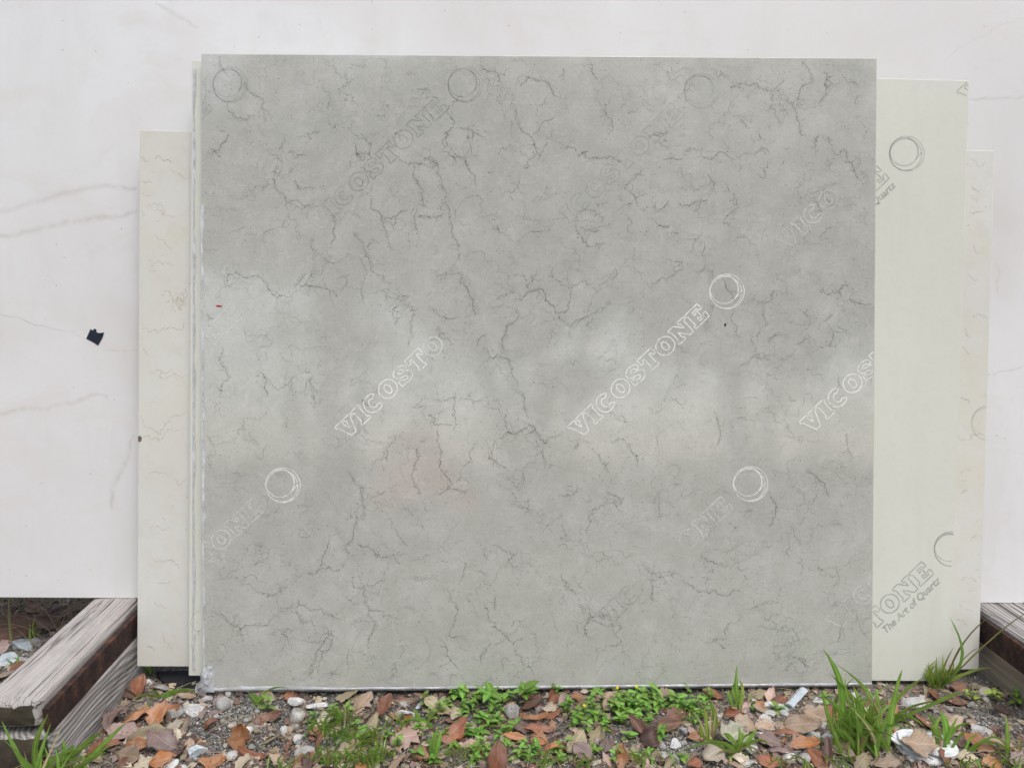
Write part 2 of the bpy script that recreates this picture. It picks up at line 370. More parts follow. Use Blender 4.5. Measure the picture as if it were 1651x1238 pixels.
M['crown'] = m_green('tree_foliage', (.03, .07, .018), (.06, .11, .03), None, .2)
M['red_form'] = m_plain('mirrored_red', (.95, .05, .025), .35, .1, 4)

# ------------------------------------------------------------------ setting: ground
def gz(x, y): return (fbm(np.asarray(x) * 5, np.asarray(y) * 5, 3.0, 4) * .022 + fbm(np.asarray(x) * 40, np.asarray(y) * 40, 9.0, 3) * .008)
def gzf(x, y): return float(gz(x, y))
def ground_sheet():
    xs = np.unique(np.concatenate([np.linspace(-1.6, 1.6, 260), np.array([-400, -150, -60, -25, -12, -7, -4.5, -3, -2.2, 2.2, 3, 4.5, 7, 12, 25, 60, 150, 400])]))
    ys = np.unique(np.concatenate([np.linspace(1.1, 2.4, 110), np.array([-400, -150, -60, -30, -16, -9, -5, -3, -2, -1, -.3, .3, .7, .95, 2.7, 3.2, 4, 6, 10, 18, 35, 90, 200, 400])]))
    X, Y = np.meshgrid(xs, ys); Z = gz(X, Y)
    n, m = X.shape; V = np.stack([X, Y, Z], -1).reshape(-1, 3)
    F = [(j * m + i, j * m + i + 1, (j + 1) * m + i + 1, (j + 1) * m + i) for j in range(n - 1) for i in range(m - 1)]
    tag(obj('ground', V, F, M['soil'], smooth=True), kind='structure')
ground_sheet()

# ------------------------------------------------------------------ slabs
def slab(name, label, corners, off, th, mat, rough_edge=.0012, cat='stone slab', kind=None):
    """corners: tl, tr, br, bl in photo pixels on the plane off metres back; a solid box with chipped, slightly eased edges"""
    tl, tr, br, bl = [P(x, y, off) for x, y in corners]
    base = (bl + br) / 2 - NRM * th / 2
    nu, nv = 60, 50
    def grid(d):
        out = []
        for j in range(nv + 1):
            for i in range(nu + 1):
                u, v = i / nu, j / nv
                out.append((tl * (1 - u) + tr * u) * (1 - v) + (bl * (1 - u) + br * u) * v - NRM * d)
        return out
    bm = bmesh.new()
    f = [bm.verts.new(p - base) for p in (tl, tr, br, bl)]
    k = [bm.verts.new(p - NRM * th - base) for p in (tl, tr, br, bl)]
    bm.faces.new(f[::-1]); bm.faces.new(k)
    for i in range(4): bm.faces.new((f[i], f[(i + 1) % 4], k[(i + 1) % 4], k[i]))
    bmesh.ops.recalc_face_normals(bm, faces=bm.faces)
    bmesh.ops.bevel(bm, geom=list(bm.edges), offset=rough_edge, segments=2, affect='EDGES', profile=.5)
    me = bpy.data.meshes.new(name); bm.to_mesh(me); bm.free(); me.materials.append(mat)
    o = bpy.data.objects.new(name, me); COL.objects.link(o); o.location = base
    tag(o, label, cat, kind=kind); return o
GC = [(324.5, 87), (1414, 94), (1406, 1104), (328.5, 1113.5)]
CC = [(309, 97), (1563, 130), (1531, 1098), (304, 1089)]
VC = [(225, 210), (1604, 243), (1578, 1079), (221, 1074)]
WC = [(-560, -330), (2230, -300), (2200, 975), (-540, 960)]
OC, OV, OW = .024, .048, .112
grey = slab('stone_slab', 'big square grey slab with fine dark crackle veins leaning in front of the paler slabs', GC, 0, .020, M['grey'])
cream = slab('stone_slab', 'plain cream slab directly behind the grey slab, showing mostly at its right', CC, OC, .020, M['cream'])
veined = slab('stone_slab', 'ivory slab with thin tan veins between the cream slab and the white backdrop slab', VC, OV, .020, M['veined'])
white = slab('stone_slab', 'huge white slab with faint warm veins standing on the timbers behind all others', WC, OW, .020, M['white'])

# veins as thin inlaid strips
def frac(pts, amp=.13, minseg=4.0, rng=random):
    pts = [Vector((x, y)) for x, y in pts]
    while True:
        out, ch = [pts[0]], False
        for a, b in zip(pts, pts[1:]):
            d = b - a; l = d.length
            if l > minseg:
                n = Vector((-d.y, d.x)) / max(l, 1e-6)
                out.append((a + b) / 2 + n * rng.gauss(0, amp) * l); ch = True
            out.append(b)
        pts = out
        if not ch: return pts
def smooth(p, it=2):
    for _ in range(it): p = [p[0]] + [q for a, b in zip(p, p[1:]) for q in (a * .75 + b * .25, a * .25 + b * .75)] + [p[-1]]
    return p
class Strips:
    def __init__(s): s.v, s.f, s.uv = [], [], []
    def line(s, pts, w, off, taper=True, clip=None, closed=False, jit=True):
        n = len(pts); i0 = None
        acc = 0.0
        for i, p in enumerate(pts):
            a = pts[max(0, i - 1)]; b = pts[min(n - 1, i + 1)]
            if closed and i in (0, n - 1): a, b = pts[n - 2], pts[1]
            d = (b - a); d = d.normalized() if d.length > 1e-6 else Vector((1, 0))
            nn = Vector((-d.y, d.x))
            if taper:
                t = i / max(1, n - 1); ww = w * (.35 + .65 * math.sin(math.pi * min(1, max(0, t))) ** .5) * (random.uniform(.6, 1.3) if jit else 1)
            else: ww = w
            if i: acc += (p - pts[i - 1]).length
            ok = clip is None or clip(p)
            if ok:
                k = len(s.v)
                for sgn in (-1, 1):
                    q = p + nn * ww * .5 * sgn
                    s.v.append(P(q.x, q.y, off)); s.uv.append((acc * .01, (sgn + 1) / 2))
                if i0 is not None: s.f.append((i0, i0 + 1, k + 1, k))
                i0 = k
            else: i0 = None
    def build(s, name, mat, parent, kind=None, label=None):
        if not s.f: return None
        o = obj(name, s.v, s.f, mat, origin=parent.location, parent=parent, uv=s.uv)
        if kind: o['kind'] = kind
        if label: o['label'] = label
        return o
def quad_clip(q, m=0.0):
    q = [Vector(p) for p in q]
    def f(p):
        for i in range(4):
            a, b = q[i], q[(i + 1) % 4]; e = b - a
            if (e.x * (p.y - a.y) - e.y * (p.x - a.x)) / e.length < m: return False
        return True
    return f
gclip = quad_clip(GC, 1.0)
VEINS = '''352,88 356,108 370,125|395,130 405,150 422,160 427,180 430,195 425,200|365,165 368,180 380,190 395,195 410,188
367,215 365,228 350,245 335,248|340,240 355,255|455,228 450,243|448,255 443,280 448,310 462,328 480,325 515,333|435,290 430,300 420,308
477,290 480,303 508,303|537,345 540,365 533,395|495,215 505,225|775,103 795,115 806,133|690,143 670,145|720,170 727,190 730,205 715,225 710,245
735,210 760,210 780,220 787,230|712,244 740,252 755,270 765,290 767,305|645,258 670,262 685,255 695,262 705,265 712,290 720,310 725,345 728,370 738,400 742,420
668,262 672,290 680,315 685,335|600,317 612,345 625,385 635,405|570,373 590,410 598,435 618,445 630,460|571,230 575,248 595,250 598,230 582,215
630,352 657,340|672,335 670,360 668,372|672,350 700,350 718,345|838,140 853,124 875,130 887,140 895,155 905,160|825,158 830,170 835,195 845,215 855,220 865,238 868,248 845,275
858,218 870,205 885,195 898,186|952,100 955,118 965,128|908,110 910,118 900,125|975,165 980,190 985,215|910,240 928,238|930,250 970,255 1000,262
1045,225 1065,215 1080,212|1070,258 1100,258|930,345 965,345 972,350 970,360|945,370 965,372|937,385 960,397 975,390|1005,300 1015,295 1030,280 1040,285
1010,330 1020,330|1050,335 1070,335 1078,325|1062,362 1078,365 1070,370 1062,362|1175,138 1195,135 1215,135 1235,145 1245,147 1265,130|1245,150 1245,175 1258,200
1270,158 1285,185 1290,210 1300,220|1293,95 1290,145 1288,170|1330,115 1335,125 1343,125|1333,125 1332,145 1325,160 1320,168|1372,130 1385,138|1385,155 1378,170
1190,190 1205,202|1225,215 1230,225|1125,240 1135,255 1145,258 1165,245 1185,258|1200,248 1230,238 1240,250|1340,240 1350,250 1360,240 1375,265 1380,280 1390,295
1315,230 1322,218|1100,245 1125,245|1100,333 1140,322|1172,300 1175,310|1185,310 1190,335 1165,355|1143,280 1150,310|365,455 380,440 410,445 430,457 440,475 470,480
475,465 485,450 490,440|485,460 510,460 530,468 545,480|335,505 345,515|622,475 630,480 645,480 660,492 665,500 675,495|650,478 660,480|665,500 665,515 660,545 655,560
690,495 710,510 740,510|705,525 715,545 735,555|745,445 760,480 770,510|800,480 815,475 830,468|865,440 850,460 870,470 865,480|825,495 845,480 850,470 870,465 880,485 895,495 900,505 910,505 920,480 925,460 940,455
835,500 830,520 815,540 812,570|900,505 915,525 945,512 960,505 985,485|770,560 775,545 785,540|780,562 800,575 815,578 825,600 835,625|835,630 845,655 850,670
695,642 735,632|752,640 775,645|732,640 732,690|690,668 700,685 730,685|705,690 708,750 725,775 728,782|842,678 860,685 870,710 880,715 905,700|800,710 800,745 815,755
770,715 760,740 745,750 735,775|855,700 850,690 830,700 805,705|725,782 750,795 755,790|725,782 705,797|675,720 675,740 665,770 670,785 680,795|640,700 625,730 625,745
985,715 1008,710 1020,730 1030,755|945,720 970,745 980,760|980,790 995,800 1000,815|900,800 930,780|1050,460 1075,450 1090,440 1098,420|1165,440 1175,470 1188,490
1210,480 1230,490 1235,525|1230,490 1245,480 1250,470|1185,500 1183,545|1320,470 1340,472 1360,460 1370,455|1370,480 1390,490 1406,492|1340,530 1338,560
1240,555 1245,545 1258,540|1195,590 1215,575 1240,580|400,940 430,955 450,955 465,945|340,985 355,990 370,1005 390,1015 425,1010 435,1000 450,990|470,985 500,1000 510,1010
480,965 500,985 530,990 550,1000|530,1020 510,1050 505,1080 495,1090|535,1015 520,1050 515,1085|495,925 520,915 550,920|515,915 525,890 530,860|570,825 570,860 560,895
575,875 600,885 635,895 645,910|635,850 650,875 658,880|570,930 585,950 590,975 615,985 640,995|590,975 590,1040|720,950 735,970 730,1010 725,1025 745,1030
780,975 790,1000 805,1015 828,1040 842,1030|828,1043 840,1065 858,1080 862,1095|795,980 798,960|790,1035 775,1060 775,1070|720,1055 740,1080|905,925 915,950 930,960
950,975 950,1000 945,1025 960,1030|1045,910 1060,930 1080,920 1090,935|1060,930 1055,970|1130,895 1160,910 1175,910|1185,915 1200,920|1100,940 1140,955 1165,960 1195,950
1220,1010 1260,1015 1285,1025 1290,1045|1290,1060 1305,1075|1350,1035 1355,1015 1362,1015|1180,860 1190,850|560,760 585,790 590,820|600,800 625,790|1080,640 1100,655
1150,660 1160,690 1155,720|1300,760 1330,780 1335,800|1365,700 1375,740|420,600 430,640|480,590 500,620 505,660|360,560 365,600 355,640|1240,790 1250,830 1240,850'''
def build_veins():
    fine, mid = Strips(), Strips()
    rng = random
    for part in VEINS.replace('\n', '|').split('|'):
        pts = [tuple(map(float, t.split(','))) for t in part.split()]
        fp = frac(pts, .15, 5)
        fine.line(fp, rng.uniform(.75, 1.5), -.00015, clip=gclip)
        mid.line([p + Vector((rng.gauss(0, 1.2), rng.gauss(0, 1.2))) for p in fp], rng.uniform(5, 9), -.0001, clip=gclip)
        for k in range(len(fp) // 2):                              # crumbs that gather along a vein
            c = fp[rng.randrange(len(fp))] + Vector((rng.gauss(0, 4.5), rng.gauss(0, 4.5))); a = rng.uniform(0, 6.28); l = rng.uniform(1, 4.5)
            fine.line([c, c + Vector((math.cos(a), math.sin(a))) * l], rng.uniform(.8, 1.8), -.00015, clip=gclip, taper=False)
        for k in range(rng.randint(1, 4)):                       # spurs
            i = rng.randrange(len(fp)); a = rng.uniform(0, 6.28); l = rng.uniform(4, 16)
            q = fp[i] + Vector((math.cos(a), math.sin(a))) * l
            fine.line(frac([fp[i], q], .2, 4), rng.uniform(.6, 1.1), -.00015, clip=gclip)
    web = Strips(); pw = [Vector((rng.uniform(328, 1404), rng.uniform(92, 1106))) for _ in range(560)]
    for p in pw:
        for q in sorted(pw, key=lambda q: (q - p).length_squared)[1:4]:
            if (q - p).length < 70 and rng.random() < .45: web.line(frac([p, q], .22, 3.5), rng.uniform(.6, 1.35), -.00011, clip=gclip)
    for k in range(1500):                                         # loose dark grains
        c = Vector((rng.uniform(330, 1402), rng.uniform(95, 1100))); a = rng.uniform(0, 6.28); l = rng.uniform(.8, 3)
        fine.line([c, c + Vector((math.cos(a), math.sin(a))) * l], rng.uniform(.7, 1.7), -.00015, clip=gclip, taper=False)
    web.build('hairline', M['hairline'], grey, 'stuff')
    for k in range(620):                                          # loose little cracks
        x, y = rng.uniform(330, 1402), rng.uniform(95, 1100); a = rng.uniform(0, 6.28); l = rng.uniform(6, 34)
        p2 = (x + math.cos(a) * l, y + math.sin(a) * l); p3 = (p2[0] + rng.gauss(0, l * .5), p2[1] + rng.gauss(0, l * .5))
        (fine if k % 3 else mid).line(frac([(x, y), p2, p3], .25, 3.5), rng.uniform(.8, 1.6), -.00012, clip=gclip)
    fine.build('vein', M['vein_dark'], grey, 'stuff'); mid.build('vein_shade', M['vein_mid'], grey, 'stuff')
    s = Strips()
    for part in '490,184 515,182 535,183 545,188|335,322 345,320 355,328|545,690 560,705 575,690 600,660|555,690 565,720 572,740 585,725|770,865 800,855 835,845|770,790 795,775 830,770|890,500 890,600|360,725 390,722 420,735|500,720 540,740|1020,870 1045,880|1280,850 1290,856 1320,855|625,995 632,1010 626,1035|720,540 740,547|1140,885 1165,872|690,760 730,740|560,830 580,850 600,845|660,1080 675,1095|430,840 445,850 460,845'.split('|'):
        s.line(frac([tuple(map(float, t.split(','))) for t in part.split()], .12, 5), 2.2, -.0002, clip=gclip)
    for k in range(70):                                           # frayed film along the left edge, low down
        y = random.uniform(860, 1085); s.line(frac([(331, y), (331 + random.uniform(8, 44), y + random.uniform(-3, 3))], .05, 6), random.uniform(.7, 1.6), -.0002, clip=gclip)
    for k in range(13): s.line(frac([(1238, 1048 + k * 3), (1246 + random.uniform(-2, 3), 1048 + k * 3)], .1, 3), 1.2, -.0002)
    for k in range(60):
        x, y = random.uniform(340, 1400), random.uniform(420, 1090); a = random.gauss(.3, .8); l = random.uniform(6, 30)
        s.line(frac([(x, y), (x + math.cos(a) * l, y + math.sin(a) * l)], .12, 5), random.uniform(.8, 1.7), -.0002, clip=gclip)
    s.build('scratch', M['scratch'], grey, 'stuff')
build_veins()

def build_other_veins():
    vclip = quad_clip(VC, 1.5)
    a, o, t = Strips(), Strips(), Strips()
    L = '225,255 240,258|250,258 265,260 280,262|245,275 250,280|275,272 290,280 306,286|228,293 245,295|235,333 255,330 262,345 285,348|225,340 230,355|260,325 262,348|252,382 265,392 280,400|240,418 262,428 280,430|240,435 250,440|262,470 278,478 300,468|285,475 300,490|228,530 240,535 260,533 270,530 300,520|230,560 238,575|250,590 262,600 275,595 300,605|240,600 270,612 290,610|230,668 245,690 265,688 285,670 300,665|230,705 245,710 265,705 290,695|240,765 255,760 275,768|280,770 300,775|240,850 260,855 275,850|245,900 265,905 290,915|255,940 275,938|250,970 270,980|262,1020 270,1045 280,1040|235,1040 250,1050'
    for part in L.split('|'):
        pts = [tuple(map(float, q.split(','))) for q in part.split()]
        (a if random.random() < .6 else o).line(frac(pts, .22, 4), random.uniform(1.4, 2.6), OV - .00015, clip=vclip)
    for k in range(46): # pale ochre knot
        x, y = 289 + random.gauss(0, 9), 483 + random.gauss(0, 9); an = random.uniform(0, 6.28)
        o.line(frac([(x, y), (x + 7 * math.cos(an), y + 7 * math.sin(an))], .2, 3), 1.8, OV - .00015, clip=vclip)
    Rr = '1565,258 1590,260|1567,300 1580,310|1565,315 1578,328|1562,343 1588,340|1570,395 1580,410|1560,443 1578,450|1575,510 1590,515|1555,530 1565,545|1552,560 1565,570|1548,640 1560,650|1545,700 1565,708 1588,705|1550,765 1570,760|1548,795 1560,790|1565,868 1575,865|1545,935 1575,938|1555,980 1570,985|1540,1000 1560,1010'
    for part in Rr.split('|'):
        pts = [tuple(map(float, q.split(','))) for q in part.split()]
        t.line(frac(pts, .22, 4), random.uniform(1.4, 2.4), OV - .00015, clip=vclip)
    for k in range(40):
        x, y = random.choice([random.uniform(226, 304), random.uniform(1545, 1600)]), random.uniform(260, 1060); an = random.uniform(0, 6.28); l = random.uniform(4, 14)
        a.line(frac([(x, y), (x + l * math.cos(an), y + l * math.sin(an) * .5)], .2, 3), 1.6, OV - .00015, clip=vclip)
    a.build('vein', M['vein_tan'], veined, 'stuff'); o.build('vein', M['vein_ochre'], veined, 'stuff'); t.build('vein', M['vein_slate'], veined, 'stuff')
    w, d = Strips(), Strips()
    for part, ww in [('-40,345 40,330 120,310 222,303', 20), ('-30,385 60,370 150,350 222,340', 20), ('-10,500 30,512 60,525 120,535 150,552', 2.9), ('165,565 222,565', 2), ('-20,668 60,658 120,650 150,636 175,640', 17),
                     ('1520,100 1580,60 1651,30 1700,20', 3), ('1530,165 1600,160 1680,150', 9), ('1605,425 1612,440 1608,475', 9), ('1600,605 1651,590', 5), ('250,5 320,45', 12), ('215,700 195,760 180,820', 16)]:
        pts = [tuple(map(float, q.split(','))) for q in part.split()]
        pts = smooth(frac(pts, .06, 14))
        (d if ww < 3 else w).line(pts, ww, OW - .00015, taper=True, jit=False)
    w.build('vein', M['cloud'], white, 'stuff'); d.build('vein', M['cloud_dark'], white, 'stuff')
build_other_veins()

# printed marks: slab-serif outline capitals, ring emblem, small tagline
def arc(cx, cy, rx, ry, a0, a1, n=14): return [(cx + rx * math.cos(R(a0 + (a1 - a0) * i / n)), cy + ry * math.sin(R(a0 + (a1 - a0) * i / n))) for i in range(n + 1)]
GL = {
 'V': (1.06, [[(0, 1), (.5, 1), (.5, .84), (.42, .84), (.55, .40), (.68, .84), (.6, .84), (.6, 1), (1.06, 1), (1.06, .84), (.98, .84), (.68, 0), (.38, 0), (.08, .84), (0, .84)]]),
 'I': (.58, [[(0, 0), (.58, 0), (.58, .16), (.49, .16), (.49, .84), (.58, .84), (.58, 1), (0, 1), (0, .84), (.09, .84), (.09, .16), (0, .16)]]),
 'C': (.98, [arc(.5, .5, .5, .52, 42, 318, 22) + [(.62, .30)] + arc(.5, .5, .2, .27, 300, 60, 12) + [(.62, .70)]]),
 'O': (1.02, [arc(.51, .5, .51, .52, 0, 360, 28), arc(.51, .5, .17, .28, 0, 360, 18)]),
 'S': (.92, [arc(.46, .72, .42, .30, 20, 180, 10) + arc(.46, .70, .42, .28, 180, 262, 6) + [(.55, .36)] + arc(.5, .27, .10, .10, 60, -120, 6) + [(.30, .24), (.24, .36), (.03, .36), (.03, .02), (.18, .02), (.2, .06)] + arc(.48, .30, .44, .31, -130, 85, 14) + [(.40, .64)] + arc(.42, .73, .09, .09, 250, 80, 5) + [(.62, .78), (.66, .66), (.86, .66)]]),
 'T': (1.0, [[(.26, 0), (.74, 0), (.74, .16), (.68, .16), (.68, .80), (.78, .80), (.84, .62), (1.0, .62), (1.0, 1), (0, 1), (0, .62), (.16, .62), (.22, .80), (.32, .80), (.32, .16), (.26, .16)]]),
 'N': (1.1, [[(0, 0), (.46, 0), (.46, .16), (.36, .16), (.36, .56), (.74, 0), (1.0, 0), (1.0, .84), (1.1, .84), (1.1, 1), (.66, 1), (.66, .84), (.76, .84), (.76, .50), (.40, 1), (0, 1), (0, .84), (.10, .84), (.10, .16), (0, .16)]]),
 'E': (.98, [[(0, 0), (.94, 0), (.98, .36), (.80, .36), (.72, .18), (.42, .18), (.42, .40), (.52, .40), (.52, .30), (.66, .30), (.66, .70), (.52, .70), (.52, .60), (.42, .60), (.42, .82), (.70, .82), (.78, .66), (.94, .66), (.92, 1), (0, 1), (0, .84), (.10, .84), (.10, .16), (0, .16)]]),
}
TD = Vector((.726, -.687)); TU = Vector((-.687, -.726))
def resample(pts, step=3.0):
    out = []
    for a, b in zip(pts, pts[1:]):
        n = max(1, int((b - a).length / step))
        out += [a + (b - a) * (i / n) for i in range(n)]
    out.append(pts[-1]); return out
def print_unit(parent, off, ring, letters, ringstyle, clip, label, tagline=None, h=28.0, lw=2.1):
    start = Vector(ring) - TD * 337 - TU * 9.4
    adv = sum(GL[c][0] for c in 'VICOSTONE') + .09 * 8; sx = 290.0 / (adv * h)
    by = {}
    x = 0.0
    for c, st in zip('VICOSTONE', letters):
        w, polys = GL[c]
        if st != '.':
            s = by.setdefault(st, Strips())
            for poly in polys:
                pts = [start + TD * ((x + px_) * h * sx) + TU * (py_ * h) for px_, py_ in poly]
                pts = resample(pts + [pts[0]]); s.line(pts, lw * (1.5 if st in 'DdbC' else 1), off - .00035, False, clip, True)
        x += w + .09
    for st, s in by.items():
        s.build('wordmark', M['print_' + st], parent, label=label)
    if ringstyle != '.':
        s = Strips(); c = Vector(ring); lw2 = lw * (1.0 if ringstyle in 'DdbC' else .62)
        for (ox, oy, r) in ((0, 0, 28), (-1.6, 1.4, 25.5), (-4.5, -3, 22.5)):
            s.line([c + Vector((ox, oy)) + Vector((math.cos(R(t)), math.sin(R(t)))) * r for t in range(0, 364, 6)], lw2, off - .00035, False, clip, True)
        cr = [c + Vector((1, -27)), c + Vector((11, -21)), c + Vector((18, -11)), c + Vector((19, -1)), c + Vector((14, 11)), c + Vector((24, -2))]
        s.line(resample(cr), lw2, off - .0004, False, clip)
        s.build('ring_emblem', M['print_' + ringstyle], parent, label=label)
    if tagline:
        cu = bpy.data.curves.new('tag', 'FONT'); cu.body = 'The Art of Quartz'; cu.size = 17.5; cu.shear = .25; cu.offset = .45; cu.space_character = 1.0; cu.resolution_u = 3
        tmp = bpy.data.objects.new('tag', cu); COL.objects.link(tmp)
        dg = bpy.context.evaluated_depsgraph_get(); me = bpy.data.meshes.new_from_object(tmp.evaluated_get(dg))
        bpy.data.objects.remove(tmp)
        xs = [v.co.x for v in me.vertices]; k = 125.0 / max(xs)
        pv, keep = [], []
        for v in me.vertices:
            q = start + TD * (165 + v.co.x * k) + TU * (-17 + v.co.y * k)
            pv.append(P(q.x, q.y, off - .0003)); keep.append(clip(q))
        fc = [tuple(p.vertices) for p in me.polygons if all(keep[i] for i in p.vertices)]
        if fc: obj('tagline', pv, fc, M['print_C'], origin=parent.location, parent=parent, uv=[(.5, .5)] * len(pv))
GP = [((371, 137), '.......dD', 'D', 'dark grey printed ring in the upper left corner'), ((750, 137), 'fdddDDDDD', 'D', 'dark grey outlined wordmark and ring near the top'),
      ((1131, 147), '.bbbbbbbb', 'b', 'smudged pale wordmark and ring near the top right'), ((1507, 166), 'fwwf.....', '.', 'faded white letters high at the right edge'),
      ((420, 472), '.....ffww', '.', 'faded white letters at the left edge'), ((797, 471), 'WWWWWWw..', '.', 'white outlined wordmark left of centre, ring worn off'),
      ((1172, 470), 'WWWWWWWWW', 'W', 'complete white outlined wordmark with ring, right of centre'), ((1546, 462), 'WWWWWW...', '.', 'white outlined letters cut off by the right edge'),
      ((456, 782), '.....fwww', 'W', 'white ring with outlined letters at the lower left'), ((1210, 780), 'ddd...fww', 'W', 'white ring with outlined letters at the lower right'),
      ((1587, 780), 'ffww.....', '.', 'faint white letters low at the right edge')]
for rg, le, rst, lb in GP: print_unit(grey, 0, rg, le, rst, gclip, lb)
cclip_all = quad_clip(CC, 1.0)
cclip = lambda p: cclip_all(p) and p.x > 1405
print_unit(cream, OC, (1462, 248), '.....CCCC', 'C', cclip, 'grey printed ring and letter end high on the cream slab', True)
print_unit(cream, OC, (1534, 885), '....CCCCC', 'C', cclip, 'grey outlined letters and cut-off ring low on the cream slab', True)
print_unit(cream, OC, (1800, -70), 'CC.......', '.', cclip, 'corner of a grey letter at the top right', None)
def doodle():
    s = Strips()
    for part in ['322,984 312,990 307,1002 310,1012 319,1018 324,1015', '309,1018 316,1026 313,1036 308,1042', '317,1001 319,1003 317,1004 316,1002', '322,1016 317,1021 323,1024']:
        s.line(resample(smooth([Vector(tuple(map(float, q.split(',')))) for q in part.split()])), 1.9, OC - .0003, False)
    s.build('pen_line', M['print_D'], cream, None, 'grey curled pen line low on the narrow left strip')
doodle()
vcl = quad_clip(VC, 1.0)
print_unit(veined, OV, (1594, 682), '.........', 'D', lambda p: vcl(p) and p.x > 1550, 'grey printed ring cut by the right edge', None, lw=1.7)
print_unit(cream, OC, (590, 413), 'ww.......', '.', lambda p: cclip_all(p) and p.x < 324, 'tip of a white letter on the narrow left strip')

# film folded round the lower edge of the grey slab, and its crumpled corner
def film_lip():
    n, m = 260, 5; v, f = [], []
    for i in range(n + 1):
        t = i / n; x = 326 + (1406 - 326) * t; yb = 1114.5 + (1105 - 1114.5) * t
        top = 4.6 + 3.0 * float(fbm(i * .12, 1.5)) + (5 * math.exp(-((x - 430) / 60) ** 2)) * (.6 + .8 * float(vnoise(i * .4, 4)))
        for j in range(m + 1):
            s = j / m
            out = .0006 + .0008 * math.sin(math.pi * s) * (.6 + 1.2 * float(vnoise(i * .25, j * .9)))
            v.append(P(x, yb - top * (1 - s), -out) if j < m else P(x, yb + 1.5, .006))
    for i in range(n):
        for j in range(m): a = i * (m + 1) + j; f.append((a, a + 1, a + m + 2, a + m + 1))
    obj('film_lip', v, f, M['film'], origin=grey.location, parent=grey, smooth=True)
    v, f = [], []; n, m = 16, 16
    for i in range(n + 1):
        for j in range(m + 1):
            u, w = i / n, j / m
            x = 316 + 30 * u + 4 * (float(vnoise(i * .5, j * .5)) - .5); y = 1084 + 33 * w - 14 * u * (1 - w) + 5 * (float(vnoise(i * .6, j * .6, 3)) - .5)
            if w < .45 and u < .25: x += (.25 - u) * 40 * (1 - w)
            bulge = .002 + .009 * math.sin(math.pi * min(1, u * 1.15)) * math.sin(math.pi * (.25 + .75 * w)) * (.5 + float(vnoise(i * .55, j * .55, 7)))
            v.append(P(x, y, -bulge if u > .12 else .004))
    for i in range(n):
        for j in range(m): a = i * (m + 1) + j; f.append((a, a + 1, a + m + 2, a + m + 1))
    obj('film_crumple', v, f, M['film'], origin=grey.location, parent=grey, smooth=True)
film_lip()
def edge_film(parent, x0, x1, y0, y1, off, name='film_edge', n=90):
    v, f = [], []
    for i in range(n + 1):
        t = i / n; x = x0 + (x1 - x0) * t; y = y0 + (y1 - y0) * t
        w = 2.2 + 3.6 * float(vnoise(i * .3, 2.2))
        for j in range(4):
            s = j / 3; v.append(P(x - 2 + w * s, y, off - .0006 - .002 * math.sin(math.pi * s) * float(vnoise(i * .4, j)) * 2))
    for i in range(n):
        for j in range(3): a = i * 4 + j; f.append((a, a + 1, a + 5, a + 4))
    obj(name, v, f, M['film'], origin=parent.location, parent=parent, smooth=True)
edge_film(grey, 325, 329, 330, 1095, 0)
edge_film(cream, 313, 312, 110, 1080, OC)

# marks and stickers
def chip(name, pts, off, th, mat, label, cat, parent=None):
    org = P(pts[0][0], pts[0][1], off)
    if parent: org = parent.location
    n = len(pts); v = [P(x, y, off - th) for x, y in pts] + [P(x, y, off) for x, y in pts]
    f = [tuple(range(n))[::-1], tuple(range(n, 2 * n))] + [(i, (i + 1) % n, n + (i + 1) % n, n + i) for i in range(n)]
    o = obj(name, v, f, mat, origin=org, parent=parent)
    if not parent: tag(o, label, cat)
    elif label: o['label'] = label
    return o
chip('tape_scrap', [(139, 546), (146, 530), (149, 533), (152, 530), (155, 531), (156, 536), (160, 537), (168, 536), (165, 545), (158, 557), (149, 551)], OW - .0002, .0008, M['sticker'], 'small blue-black scrap of tape stuck on the white slab at left', 'tape')
chip('red_mark', [(347, 492.5), (352, 491.8), (358, 492.8), (357, 495), (350, 495)], -.0001, .0004, M['red'], 'tiny red dash near the left edge', None, grey)
chip('dark_chip', [(1167.5, 523), (1169, 521), (1171, 522), (1170.5, 526), (1168.5, 526)], -.0001, .0004, M['black'], 'tiny black chip right of centre', None, grey)
chip('edge_stain', [(222, 704), (226, 702), (229, 706), (227, 712), (223, 712)], OV - .0001, .0004, M['twig'], 'dark spot on the left edge', None, veined)

